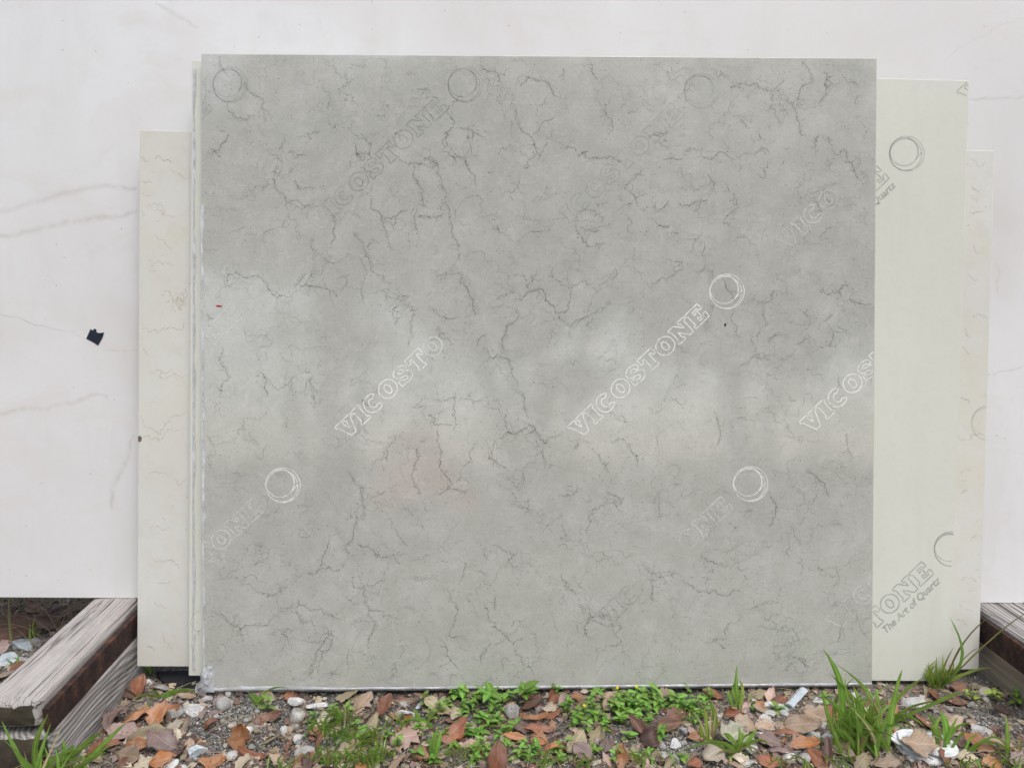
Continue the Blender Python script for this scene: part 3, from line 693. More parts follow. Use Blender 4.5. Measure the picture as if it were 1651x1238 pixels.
# ------------------------------------------------------------------ timber bases
HB = P(110, 963.5, OW).z - .001
def timber(name, parent, x0, x1, y0, y1, z0, z1, mats, rad=.012, cracks=1.0, seed=0.0, round_front=True, ny=150):
    org = parent.location; w, h = x1 - x0, z1 - z0
    cx, cz = (x0 + x1) / 2, (z0 + z1) / 2
    prof = []
    def side(a, b, n): prof.extend([(a[0] + (b[0] - a[0]) * i / n, a[1] + (b[1] - a[1]) * i / n) for i in range(n)])
    r = rad
    side((x0 + r, z0), (x1 - r, z0), 8); prof.extend([(x1 - r + r * math.sin(R(t)), z0 + r - r * math.cos(R(t))) for t in range(0, 90, 18)])
    side((x1, z0 + r), (x1, z1 - r), 70); prof.extend([(x1 - r + r * math.cos(R(t)), z1 - r + r * math.sin(R(t))) for t in range(0, 90, 18)])
    side((x1 - r, z1), (x0 + r, z1), 130); prof.extend([(x0 + r - r * math.sin(R(t)), z1 - r + r * math.cos(R(t))) for t in range(0, 90, 18)])
    side((x0, z1 - r), (x0, z0 + r), 70); prof.extend([(x0 + r - r * math.cos(R(t)), z0 + r - r * math.sin(R(t))) for t in range(0, 90, 18)])
    pr = np.array(prof); m = len(pr); nrm = np.roll(pr, -1, 0) - np.roll(pr, 1, 0); nrm = np.stack([nrm[:, 1], -nrm[:, 0]], 1); nrm /= np.linalg.norm(nrm, axis=1)[:, None] + 1e-9
    s = np.cumsum(np.linalg.norm(pr - np.roll(pr, 1, 0), axis=1))
    ys = y0 + (y1 - y0) * (np.linspace(0, 1, ny + 1) ** 1.15)
    V = []
    for j, y in enumerate(ys):
        wob = .006 * (vnoise(y * 9 + seed, s * 8) - .5)
        g1 = vnoise(s * 95 + wob * 300 + seed * 3, y * 2.1 + seed); g2 = vnoise(s * 330 + seed * 5, y * 6.0)
        crack = np.clip((.30 - np.abs(vnoise(s * 52 + wob * 200 + seed, y * 1.5) - .5) * 5.5), 0, .30) / .30 * np.clip((vnoise(s * 40, y * 5 + 3) - .42) * 5, 0, 1)
        d = -.0016 * (1 - g1) - .0008 * g2 - .0045 * crack * cracks + .0022 * fbm(s * 12, y * 14 + seed)
        f = 1.0
        if round_front:
            e = (y - y0); k = max(0, 1 - e / .018); d = d - .008 * k * k - .003 * k * vnoise(s * 60, seed)
        q = pr + nrm * d[:, None]
        yy = y + (.004 * (vnoise(s * 40, 3 + seed) - .5) if j == 0 else 0)
        V.append(np.stack([q[:, 0], np.broadcast_to(yy, (m,)), q[:, 1]], 1))
    V = np.concatenate(V); F, mi = [], []
    for j in range(ny):
        for i in range(m):
            F.append((j * m + i, j * m + (i + 1) % m, (j + 1) * m + (i + 1) % m, (j + 1) * m + i)); mi.append(0)
    k = len(V); V = np.concatenate([V, [[cx, y0 + .003, cz], [cx, y1, cz]]])
    # ragged end face: an inner ring gives it relief
    for i in range(m): F.append((i, k, (i + 1) % m)); mi.append(1)
    for i in range(m): F.append(((ny) * m + i, ny * m + (i + 1) % m, k + 1)); mi.append(1)
    obj(name, V, F, mats, origin=org, parent=parent, mi=mi, smooth=True)
def steel(name, parent, x0, x1, y0, y1, z0, z1):
    n, v, f = 60, [], []
    for j in range(n + 1):
        y = y0 + (y1 - y0) * j / n; w = .0015 * float(fbm(y * 20, 2)); t = .001 * float(fbm(y * 30, 8))
        v += [(x0, y, z0 + t), (x1 + w, y, z0 + t), (x1 + w, y, z1 + w), (x0, y, z1 + w)]
    for j in range(n):
        for i in range(4): f.append((j * 4 + i, j * 4 + (i + 1) % 4, (j + 1) * 4 + (i + 1) % 4, (j + 1) * 4 + i))
    f += [(3, 2, 1, 0), tuple(n * 4 + i for i in range(4))]
    obj(name, v, f, M['rust'], origin=parent.location, parent=parent)
YAW = R(3.1)
def timber_base_left():
    c = G(66, 1128, HB)
    t = tag(empty('timber_base', (c.x, c.y, 0)), 'weathered grey timber with a rusty steel strip under the left end of the white slab', 'timber')
    xr, yn = c.x, c.y; xl = xr - .112
    timber('top_timber', t, xl, xr - .004, yn, 2.5, HB - .058, HB, [M['wood_top'], M['endgrain']], .014, 1.0, 1.3)
    steel('steel_strip', t, xr - .003, xr + .009, yn + .006, 2.5, HB - .066, HB - .020)
    timber('bottom_timber', t, xl - .03, xr + .011, yn + .006, 2.5, -.02, HB - .0665, [M['wood_side'], M['endgrain']], .006, .25, 5.1)
    t.rotation_euler.z = YAW
timber_base_left()
def timber_base_right():
    HR = P(1620, 971, OW).z - .001; c = G(1590, 992, HR); yn = 1.0; x0 = c.x + math.tan(YAW) * (c.y - yn)
    t = tag(empty('timber_base', (x0, yn, 0)), 'dark streaked timber with a rusty steel strip under the right end of the white slab', 'timber')
    timber('top_timber', t, x0 + .004, x0 + .13, yn, 2.5, HR - .058, HR, [M['wood_top_r'], M['endgrain']], .008, 1.0, 9.7)
    steel('steel_strip', t, x0 - .006, x0 + .003, yn + .006, 2.5, HR - .064, HR - .010)
    timber('bottom_timber', t, x0 + .004, x0 + .14, yn, 2.5, -.02, HR - .0645, [M['wood_side_r'], M['endgrain']], .006, .25, 14.1)
    t.rotation_euler.z = YAW
timber_base_right()

# black rubber pad under the ivory slab's left corner
def pad():
    pts = [G(252, 1082, .012), G(320, 1080, .012), G(322, 1112, .008), G(296, 1112, .008), G(262, 1098, .010)]
    n = len(pts); v = pts + [p - Vector((0, 0, .011)) for p in pts]
    f = [tuple(range(n))[::-1], tuple(range(n, 2 * n))] + [(i, (i + 1) % n, n + (i + 1) % n, n + i) for i in range(n)]
    tag(obj('rubber_pad', v, f, M['black'], origin=tuple(pts[0])), 'black rubber pad on the soil under the pale slabs at the lower left', 'pad')
pad()

# ------------------------------------------------------------------ labels that single things out
LM = [('the left timber', 110, 1110), ('the black rubber pad', 285, 1098), ("the grey slab's lower left corner", 328, 1116), ('the pink round leaf', 655, 1187), ('the speckled grey stone', 825, 1145),
      ('the tall spiky weed at the slab', 848, 1110), ('the yellow-flowered weed', 945, 1145), ('the pale blue splinter', 1285, 1130), ('the big right grass clump', 1385, 1150), ('the flaky white stone', 1490, 1205),
      ('the right timber', 1620, 1070), ('the stacked pair of stones', 480, 1145), ('the pale blue angular stone', 316, 1211), ('the upright orange leaf', 385, 1188), ("the grey slab's lower right corner", 1405, 1105),
      ('the white gravel patch', 1090, 1205), ('the wide rust leaf', 862, 1157), ('the twin round stones', 1280, 1222), ('the left foreground grass', 90, 1215), ('the pale green torn leaf', 1185, 1180), ('the white flat stone', 315, 1147)]
USED = {}
def unique(desc, px, py, tail=''):
    order = sorted(LM, key=lambda l: (l[1] - px) ** 2 + ((l[2] - py) * 1.6) ** 2)
    def rel(l):
        dx, dy = px - l[1], (py - l[2]) * 1.6
        far = math.hypot(dx, dy)
        q = 'close ' if far < 45 else ('' if far < 110 else 'well ')
        if abs(dx) > 1.1 * abs(dy): w = 'left of' if dx < 0 else 'right of'
        else: w = 'behind' if dy < 0 else 'in front of'
        if q == 'close ': q = 'just '
        return q + w + ' ' + l[0]
    cands = [desc + ' ' + rel(o) for o in order[:3]]
    for i in range(0, 5):
        for j in range(i + 1, 6): cands.append(desc + ' ' + rel(order[i]) + ', ' + rel(order[j]))
    cands += [desc + ' ' + rel(o) for o in order[3:9]]
    for s in cands:
        if s not in USED and len(s.split()) <= 16: USED[s] = 1; return s
    return None

# ------------------------------------------------------------------ fallen leaves
def leaf_mesh(L, W, shape, curl, cup, twist, ragged, mat, seed):
    rng = random.Random(seed); nu, nv = 12, 8
    ph = rng.uniform(0, 50); V, UV, F = [], [], []
    pw, q = {'oval': (1.0, .75), 'round': (1.0, .52), 'long': (1.0, .8), 'pear': (.72, .7), 'ob': (1.5, .72)}[shape]
    bend = rng.uniform(-.12, .12)
    for i in range(nu + 1):
        u = i / nu
        hw = W / 2 * max(.02, math.sin(math.pi * min(.999, max(.001, u ** pw)))) ** q
        for j in range(nv + 1):
            s = j / nv * 2 - 1
            e = 1 + ragged * (float(vnoise(u * 9 + ph, 3 + (1 if s > 0 else 9))) - .6) * abs(s) * 1.2
            y = s * hw * e + bend * L * (u - .5) ** 2
            x = L * (u - .5)
            a = curl * (u - .5)
            if abs(curl) > 1e-3: xx = L / curl * math.sin(a); zz = L / curl * (1 - math.cos(a))
            else: xx, zz = x, 0
            ca = cup * s
            if abs(cup) > 1e-3: yy = hw * e / cup * math.sin(ca) + bend * L * (u - .5) ** 2; z2 = hw * e / abs(cup) * (1 - math.cos(ca)) * (1 if cup > 0 else -1)
            else: yy, z2 = y, 0
            z = zz + z2 + .16 * W * (float(fbm(u * 3.4 + ph, s * 1.8 + ph, 2)) * 2.2) - .025 * W * math.exp(-(s * 5) ** 2)
            tw = twist * (u - .5); yy, z = yy * math.cos(tw) - z * math.sin(tw), yy * math.sin(tw) + z * math.cos(tw)
            V.append((xx, yy, z)); UV.append((u, j / nv))
    for i in range(nu):
        for j in range(nv):
            a = i * (nv + 1) + j
            if ragged > .5 and i >= nu - 2 and rng.random() < .4: continue
            if ragged > .3 and j in (0, nv - 1) and rng.random() < .10: continue
            F.append((a, a + nv + 1, a + nv + 2, a + 1))
    # petiole
    me = mesh_data('dead_leaf', V, F, mat, uv=UV, smooth=True); return me
LCOUNT = [0]
def leaf(px, py, Lp, Wp, yaw, col, style='flat', lift=None, tilt=None, z=None, back=False, group='fallen leaves on the ground'):
    LCOUNT[0] += 1; seed = LCOUNT[0] * 13 + 5; rng = random.Random(seed)
    g = G(px, py, .01); sc_ = (g - C0).dot(FW) / FPX
    L, W = Lp * sc_, Wp * sc_
    shape = 'oval'; curl = rng.uniform(-1.1, 1.0); cup = rng.uniform(-.8, .7); tw = rng.uniform(-.5, .5); rag = rng.uniform(.2, .75)
    pt = rng.uniform(4, 40); rl = rng.uniform(-24, 24)
    adj = ''
    if style == 'curl': curl = rng.choice([-1, 1]) * rng.uniform(1.6, 2.6); cup = rng.uniform(.6, 1.2); adj = 'curled'
    if style == 'fold': cup = rng.uniform(1.1, 1.6); adj = 'folded'
    if style == 'up': pt = rng.uniform(50, 75); adj = 'upright'
    if style == 'roll': cup = 2.6; adj = 'rolled'
    if style == 'round': shape = 'round'; adj = 'round'; curl *= .3; cup *= .4
    if style == 'long': shape = 'long'; adj = 'narrow'
    if style == 'rag': rag = .8; adj = 'torn'
    if style == 'cup': cup = rng.uniform(.7, 1.1) ; adj = 'cupped'
    if style == 'flat': shape = rng.choice(['oval', 'pear', 'ob', 'oval'])
    if tilt is not None: pt = tilt
    me = leaf_mesh(L, W, shape, curl, cup, tw, rag, LEAFM[col], seed)
    o = link('dead_leaf', me)
    mx = Matrix.Rotation(R(pt), 4, 'X') @ Matrix.Rotation(R(rl), 4, 'Y') @ Matrix.Rotation(R(yaw), 4, 'Z')
    zs = [(mx @ v.co).z for v in me.vertices]; zmin = min(zs)
    base = gzf(g.x, g.y)
    zc = base + (lift if lift is not None else rng.uniform(.000, .012)) - zmin * .85
    gg = G(px, py, max(0.002, zc)) 
    mx = Matrix.Translation((gg.x, gg.y, zc)) @ mx
    o.matrix_world = mx
    sol = o.modifiers.new('thickness', 'SOLIDIFY'); sol.thickness = .0006; sol.offset = 0
    size = 'large ' if max(Lp, Wp) >= 46 else ('small ' if max(Lp, Wp) < 26 else '')
    d = f"{size}{adj + ' ' if adj else ''}{col} dead leaf".replace('  ', ' ')
    o['_d'] = d; o['_p'] = (px, py); o['group'] = group; o['category'] = 'leaf'
    return o
LEAVES = []
HAND = [
 (222,1106,40,26,75,'rust','up'), (186,1152,52,44,70,'mauve','cup'), (218,1152,46,28,25,'orange','flat'), (252,1148,44,34,70,'orange','rag'), (275,1143,40,16,10,'orange','flat'),
 (200,1180,62,40,-10,'mauve','flat'), (240,1186,66,36,20,'olive','flat'), (262,1192,60,36,-20,'mauve','rag'), (222,1203,46,26,5,'orange','curl'), (205,1218,56,36,-15,'tan','flat'), (232,1229,34,26,40,'beige','rag'), (262,1224,44,28,20,'orange','flat'),
 (288,1214,40,14,15,'dark brown','curl'), (283,1167,30,22,60,'beige','flat'), (205,1118,44,16,-20,'brown','fold'), (152,1205,34,28,60,'rust','flat'), (12,1225,26,22,10,'rust','flat'), (175,1200,40,22,20,'rust','flat'), (300,1120,36,12,-10,'tan','flat'),
 (385,1188,46,34,80,'orange','up'), (433,1158,52,24,15,'brown','cup'), (437,1192,40,16,45,'olive','roll'), (467,1199,36,9,85,'rust','roll'), (408,1219,64,18,-12,'rust','curl'), (342,1228,48,32,10,'orange','rag'), (390,1228,46,20,75,'beige','long'), (487,1228,46,24,45,'rust','fold'),
 (520,1163,50,30,10,'pale green','flat'), (510,1176,26,16,20,'rust','flat'), (515,1190,36,12,80,'rust','fold'), (445,1222,30,18,-30,'tan','flat'), (560,1205,40,26,30,'tan','flat'), (545,1222,38,20,-20,'olive','flat'),
 (585,1131,44,32,60,'tan','flat'), (620,1135,40,28,60,'rust','flat'), (598,1166,40,24,70,'olive','flat'), (655,1187,54,50,20,'pink','round'), (650,1157,56,14,-20,'orange','curl'), (675,1172,30,24,40,'pink','flat'), (706,1141,56,24,-30,'olive','flat'),
 (690,1122,50,10,-5,'brown','flat'), (734,1150,30,24,70,'beige','fold'), (732,1176,56,36,40,'rust','flat'), (728,1160,26,16,20,'brown','flat'), (678,1212,34,28,-20,'orange','flat'), (636,1231,54,16,45,'tan','long'), (757,1198,34,16,-5,'pink','long'),
 (802,1224,58,34,85,'rust','up'), (655,1130,44,12,10,'brown','flat'), (862,1133,48,26,30,'brown','cup'), (862,1157,72,14,5,'orange','curl'), (866,1171,56,26,-5,'rust','flat'), (830,1187,40,16,-12,'orange','cup'), (866,1189,40,26,-30,'orange','flat'), (888,1203,38,12,10,'orange','curl'), (845,1172,34,20,5,'brown','flat'),
 (935,1122,32,16,0,'orange','flat'), (985,1127,40,30,45,'tan','flat'), (908,1126,30,24,60,'mauve','flat'), (945,1131,44,12,0,'olive','flat'), (893,1140,40,22,15,'beige','flat'), (930,1193,50,28,50,'olive','flat'), (962,1187,44,28,60,'olive','flat'),
 (940,1211,40,30,-45,'mauve','flat'), (1002,1221,44,22,80,'orange','up'), (1005,1219,40,28,50,'tan','flat'), (978,1203,38,26,70,'mauve','flat'), (1030,1172,52,24,-55,'brown','fold'), (1050,1188,44,36,10,'dark brown','curl'), (1085,1155,52,30,30,'rust','rag'), (1078,1168,48,26,10,'brown','cup'), (1122,1186,30,20,10,'orange','flat'),
 (1080,1227,38,16,45,'olive','long'), (890,1152,40,16,10,'rust','flat'), (1072,1178,30,10,5,'orange','flat'), (905,1198,26,10,15,'orange','flat'),
 (1180,1150,50,26,-30,'rust','curl'), (1205,1165,44,30,-15,'tan','flat'), (1152,1212,48,38,35,'beige','flat'), (1184,1183,52,48,30,'pale green','rag'), (1255,1131,38,24,25,'rust','flat'), (1293,1166,62,34,-10,'tan','flat'), (1322,1156,56,34,-25,'tan','flat'), (1347,1148,34,30,60,'rust','round'),
 (1235,1168,40,26,15,'tan','flat'), (1240,1190,50,38,-20,'mauve','flat'), (1265,1178,46,12,-20,'rust','flat'), (1298,1199,54,28,10,'orange','cup'), (1262,1212,48,28,-25,'mauve','fold'), (1335,1212,50,20,75,'dark brown','fold'), (1352,1206,56,34,-50,'tan','flat'), (1318,1222,46,24,-60,'rust','flat'), (1240,1228,46,24,-10,'rust','flat'), (1120,1228,34,22,30,'rust','flat'),
 (1486,1196,60,50,-15,'tan','rag',.026,14), (1494,1165,56,22,-45,'rust','flat'), (1540,1131,52,18,8,'brown','cup'), (1508,1122,36,16,80,'rust','flat'), (1580,1196,52,36,-30,'orange','flat'), (1620,1196,70,18,-10,'pink','flat'), (1545,1106,40,22,10,'brown','flat'), (1460,1158,44,16,-20,'dark brown','flat'), (1405,1135,34,18,20,'brown','flat'),
 (1440,1140,26,18,50,'orange','flat'), (1618,1142,40,18,-10,'dark brown','flat'), (1538,1162,40,26,20,'tan','flat'), (1565,1222,44,26,-30,'beige','flat'), (1600,1228,40,24,10,'orange','flat'), (1525,1215,40,22,60,'rust','flat'), (1640,1222,40,20,30,'mauve','flat'), (1430,1228,50,24,10,'tan','flat'), (1390,1225,44,26,40,'olive','flat'),
 (430,1122,34,20,-20,'tan','flat'),(560,1121,40,22,10,'olive','flat'),(1075,1118,34,20,15,'tan','flat'),(1150,1117,36,20,-15,'rust','flat'),(760,1119,30,18,30,'mauve','flat'),(1225,1117,40,18,10,'olive','flat'),(470,1120,26,16,40,'rust','flat'),(22,1012,80,44,10,'brown','up'), (70,1002,60,36,-15,'brown','flat'), (8,1085,44,22,10,'tan','flat'), (28,1072,30,18,60,'rust','flat'), (5,985,60,30,30,'dark brown','flat'), (95,985,60,30,40,'dark brown','flat'), (55,982,50,26,-30,'brown','flat'), (3,1043,30,24,40,'mauve','flat'),
]
for h in HAND: LEAVES.append(leaf(*h))
cols = ['rust', 'brown', 'tan', 'mauve', 'olive', 'orange', 'dark brown', 'beige', 'tan', 'mauve', 'pink']
bare = [(410, 1150, 75, 22), (400, 1200, 60, 18), (345, 1180, 40, 15), (1085, 1205, 45, 20), (1600, 1150, 50, 20)]
rl_ = random.Random(5); n_added = 0
while n_added < 158 and len(LEAVES) < 300:
    px, py = rl_.uniform(150, 1651), 1122 + 125 * rl_.random() ** .85
    if px < 300 and py < 1150: continue
    if any(((px - a) / c) ** 2 + ((py - b_) / d) ** 2 < 1 for a, b_, c, d in bare): continue
    s = rl_.uniform(13, 40)
    LEAVES.append(leaf(px, py, s, s * rl_.uniform(.4, .65), rl_.uniform(-90, 90), rl_.choice(cols), rl_.choice(['flat', 'rag', 'cup', 'curl', 'rag', 'fold', 'rag', 'curl']), lift=rl_.uniform(-.004, .001))); n_added += 1
for o in LEAVES:
    d, p = o['_d'], o['_p']; lb = unique(d, p[0], p[1]); del o['_d']; del o['_p']
    o['label'] = lb or (d + ' among the leaf litter in front of the slabs')

# ------------------------------------------------------------------ stones
def stone_mesh(rx, ry, rz, seed, angular=.5):
    rng = random.Random(seed); bm = bmesh.new(); bmesh.ops.create_icosphere(bm, subdivisions=3, radius=1)
    ph = rng.uniform(0, 40)
    planes = [(Vector((rng.gauss(0, 1), rng.gauss(0, 1), rng.gauss(0, 1))).normalized(), rng.uniform(.42, .8)) for _ in range(9)]
    for v in bm.verts:
        c = v.co.copy()
        for n, d in planes:
            k = c.dot(n)
            if k > d: c -= n * (k - d) * angular * 1.6 if angular < .62 else n * (k - d)
        c *= 1 + .34 * float(fbm(c.x * 1.7 + ph, c.y * 1.7, c.z * 1.7 + ph)) + .10 * float(fbm(c.x * 6 + ph, c.y * 6, c.z * 6))
        v.co = Vector((c.x * rx, c.y * ry, c.z * rz))
    me = bpy.data.meshes.new('stone'); bm.to_mesh(me); bm.free()
    if angular < .5: me.polygons.foreach_set('use_smooth', np.ones(len(me.polygons), dtype=bool))
    return me
SC = [0]
def stone(px, py, wp, hp, mat, angular=.6, yaw=None, z=None, desc=None, flat=None):
    SC[0] += 1; rng = random.Random(SC[0] * 7 + 1)
    g = G(px, py, .006); s = (g - C0).dot(FW) / FPX
    rx = wp * s / 2; rz = hp * s / 2 * (flat or .8); ry = (rx + hp * s / 2) / 2
    me = stone_mesh(rx, ry, rz, SC[0] * 31, angular); me.materials.append(STM[mat])
    o = link('stone', me); o.location = (g.x, g.y, gzf(g.x, g.y) + rz * .55 + (z or 0)); o.rotation_euler = (rng.uniform(-.25, .25), rng.uniform(-.25, .25), R(yaw) if yaw is not None else rng.uniform(-.5, .5))
    size = 'large ' if wp >= 34 else ('small ' if wp < 18 else '')
    sh = 'angular' if angular > .6 else ('rounded' if angular < .45 else 'rough')
    lb = desc or unique(f'{size}{sh} {mat} stone', px, py) or f'{size}{sh} {mat} stone among the leaf litter'
    USED[lb] = 1
    tag(o, lb, 'stone', 'loose stones on the ground'); return o
for a in [(315,1147,36,24,'white',.7,5,0,'flat white stone with a clean top below the black pad'), (360,1142,28,30,'grey',.4), (478,1155,30,30,'speckled',.3,0,0,'lower stone of the stacked pair near the lower left corner'), (478,1138,28,18,'white',.6,0,.012,'upper white stone of the stacked pair near the lower left corner'),
          (512,1136,38,16,'white',.7), (402,1176,14,14,'white',.2), (457,1174,15,18,'white',.4), (480,1189,22,22,'white',.7,40), (493,1213,38,24,'grey',.5), (316,1211,36,24,'pale blue',.8,10,0,'pale blue angular stone right of the mauve leaves'), (272,1232,34,18,'white',.5), (295,1236,26,12,'white',.4),
          (282,1153,30,26,'grey',.6), (333,1130,22,14,'grey',.6), (655,1146,38,22,'white',.7,20,0,'white angular stone right of the rust leaf by the slab'), (652,1130,22,18,'speckled',.6), (678,1133,22,14,'pale blue',.8), (826,1145,28,34,'speckled',.45,0,0,'speckled grey stone below the tall spiky weed'), (753,1230,30,16,'grey',.6),
          (1085,1225,20,26,'grey',.7), (1088,1198,26,20,'white',.7), (1062,1200,20,16,'grey',.6), (1070,1215,16,12,'white',.7), (1100,1212,18,14,'grey',.7), (1105,1180,24,14,'grey',.6), (1310,1186,24,26,'white',.7,30), (1270,1223,24,22,'white',.25,0,0,'left one of the twin round pale stones'), (1294,1221,30,22,'grey',.4,0,0,'right one of the twin round pale stones'),
          (1478,1131,52,20,'white',.7,-15,0,'white flat stone chip under the right grass blades'), (1584,1176,34,24,'white',.75,-20), (1587,1111,28,12,'buff',.6), (1320,1130,22,12,'white',.6), (1240,1150,24,16,'white',.7), (1265,1148,18,12,'white',.7), (1230,1187,22,14,'white',.7), (1258,1186,26,14,'white',.7), (1210,1210,40,18,'white',.7), (1345,1190,20,14,'white',.6),
          (1212,1128,22,12,'pale blue',.7), (1195,1132,18,12,'grey',.7), (445,1142,12,10,'grey',.6), (420,1210,10,8,'white',.6), (375,1215,26,12,'white',.5), (473,1230,14,10,'white',.7), (1410,1120,20,12,'grey',.6),
          (36,1043,42,24,'pale blue',.6,5,0,'pale blue stone behind the left timber, nearest the timber'), (8,1064,40,26,'pale blue',.7,5,0,'pale blue stone behind the left timber at the photo edge'), (62,1038,26,18,'grey',.5), (60,1017,14,14,'buff',.3), (12,1048,16,10,'grey',.5), (38,1062,24,18,'grey',.5), (240,1098,22,10,'white',.6), (262,1110,30,16,'grey',.6), (1378,1118,20,12,'white',.7)]:
    stone(*a)
rng = random.Random(23)
for k in range(70):
    px, py = rng.uniform(150, 1645), rng.uniform(1122, 1240)
    if px < 240 and py < 1160: continue
    if k < 26: px, py = rng.choice([(400, 1180), (1085, 1205), (1600, 1150), (370, 1150)]); px += rng.gauss(0, 45); py += rng.gauss(0, 16)
    s = rng.uniform(8, 17); stone(px, py, s, s * rng.uniform(.6, .95), rng.choice(['white', 'grey', 'grey', 'buff', 'speckled']), rng.uniform(.3, .8))
for k in range(30):
    px, py = rng.uniform(1170, 1345), rng.uniform(1124, 1232); s = rng.uniform(14, 30); stone(px, py, s, s * rng.uniform(.35, .6), rng.choice(['white', 'white', 'pale blue', 'grey']), rng.uniform(.65, .8))
# the flaky white stone: stacked sheets
def flaky():
    g = G(1488, 1210, .0); t = tag(empty('flaky_stone', (g.x, g.y, 0)), 'flaky white layered stone under the tan torn leaf at the right', 'stone')
    b_ = NB('flaky_white'); co = b_.obj_co((1, 3, 1))
    c = b_.mix(b_.mrange(b_.noise(co, 60, 6, .7), .45, .7), (.78, .80, .82), (.40, .42, .44))
    m = b_.done(b_.bsdf(Base_Color=c, Roughness=.5, Normal=b_.bump(b_.noise(co, 120, 5, .7), .7, .002)))
    for k in range(5):
        n = 16; ph = random.uniform(0, 30); v, f = [], []
        cx, cy = g.x + random.uniform(-.012, .012) + (.018 * (k % 2)), g.y + random.uniform(-.01, .01); a0 = random.uniform(.2, .5)
        for ring, zz in ((1.0, 0), (1.0, .0028), (.5, .0036)):
            for i in range(n):
                a = 2 * math.pi * i / n; r = (1 + .5 * float(fbm(math.cos(a) * 2 + ph, math.sin(a) * 2, 1)) ) * ring * (1 - .08 * k)
                x, y = .05 * r * math.cos(a), .034 * r * math.sin(a)
                v.append((cx + x * math.cos(-a0) - y * math.sin(-a0), cy + x * math.sin(-a0) + y * math.cos(-a0), .004 + k * .0036 + zz + .25 * y + .002 * float(vnoise(x * 90, y * 90, k))))
        for q in range(2):
            for i in range(n): f.append((q * n + i, q * n + (i + 1) % n, (q + 1) * n + (i + 1) % n, (q + 1) * n + i))
        f.append(tuple(2 * n + i for i in range(n))); f.append(tuple(range(n))[::-1])
        obj('flake', v, f, m, origin=t.location, parent=t)
flaky()
# pale blue-grey splinter of board
def splinter():
    a, b_ = G(1272, 1143, .006), G(1296, 1116, .012); d = (b_ - a); s = Vector((d.y, -d.x, 0)).normalized() * .009
    v, f = [], []; n = 8
    for i in range(n + 1):
        p = a + d * i / n
        for q, zz in ((-1, 0), (-.35, .004), (.3, .0035), (1, 0)): v.append(p + s * q * (1 + .04 * math.sin(i * 2.1)) + Vector((0, 0, zz + .008)))
    for i in range(n):
        for j in range(3): k = i * 4 + j; f.append((k, k + 1, k + 5, k + 4))
        k = i * 4; f.append((k + 3, k, k + 4, k + 7))
    f += [(3, 2, 1, 0), tuple(n * 4 + i for i in range(4))]
    tag(obj('splinter', v, f, M['splinter'], origin=tuple(a)), 'pale blue-grey ridged splinter of board lying below the grey slab at right', 'splinter')
splinter()

# ------------------------------------------------------------------ grit, litter, twigs
def grit():
    rng = np.random.RandomState(3); V, F, MI = [], [], []
    oct_ = np.array([(1, 0, 0), (-1, 0, 0), (0, 1, 0), (0, -1, 0), (0, 0, 1), (0, 0, -1)], float)
    of = [(0, 2, 4), (2, 1, 4), (1, 3, 4), (3, 0, 4), (2, 0, 5), (1, 2, 5), (3, 1, 5), (0, 3, 5)]
    hot = [(400, 1180, 80, 26), (1085, 1205, 40, 18), (1600, 1150, 60, 28), (360, 1150, 60, 16), (30, 1060, 50, 25)]
    k = 0
    for t in range(20000):
        if t % 2: hx, hy, sx, sy = hot[rng.randint(len(hot))]; px, py = hx + rng.randn() * sx, hy + rng.randn() * sy
        else: px, py = rng.uniform(-20, 1680), rng.uniform(1085, 1245)
        if py > 1262 or py < 980: continue
        g = G(px, py, 0)
        s = .0007 + .0019 * rng.rand() ** 2.5
        A = rng.randn(3, 3) * .35 + np.eye(3) * np.array([1, 1, .6]); p = oct_ @ A * s
        p[:, 2] += gzf(g.x, g.y) + s * .4; p[:, 0] += g.x; p[:, 1] += g.y
        V.append(p); F += [(a + 6 * k, b + 6 * k, c + 6 * k) for a, b, c in of]; MI += [rng.choice(4, p=[.22, .38, .22, .18])] * 8; k += 1
    gm = [STM['white'], STM['grey'], STM['speckled'], M['black']]
    tag(obj('gravel', np.concatenate(V), F, gm, mi=MI), kind='stuff')
grit()
def tube(pts, r0, r1, n=5):
    V, F = [], []
    for i, p in enumerate(pts):
        a = pts[max(0, i - 1)]; b = pts[min(len(pts) - 1, i + 1)]; d = (b - a).normalized()
        u = d.cross(Vector((0, 0, 1)));  u = u.normalized() if u.length > 1e-4 else Vector((1, 0, 0)); w = d.cross(u)
        r = r0 + (r1 - r0) * i / (len(pts) - 1)
        for k in range(n): t = 2 * math.pi * k / n; V.append(p + u * r * math.cos(t) + w * r * math.sin(t))
    m = len(pts)
    for i in range(m - 1):
        for k in range(n): F.append((i * n + k, i * n + (k + 1) % n, (i + 1) * n + (k + 1) % n, (i + 1) * n + k))
    F += [tuple(range(n))[::-1], tuple((m - 1) * n + k for k in range(n))]
    return V, F
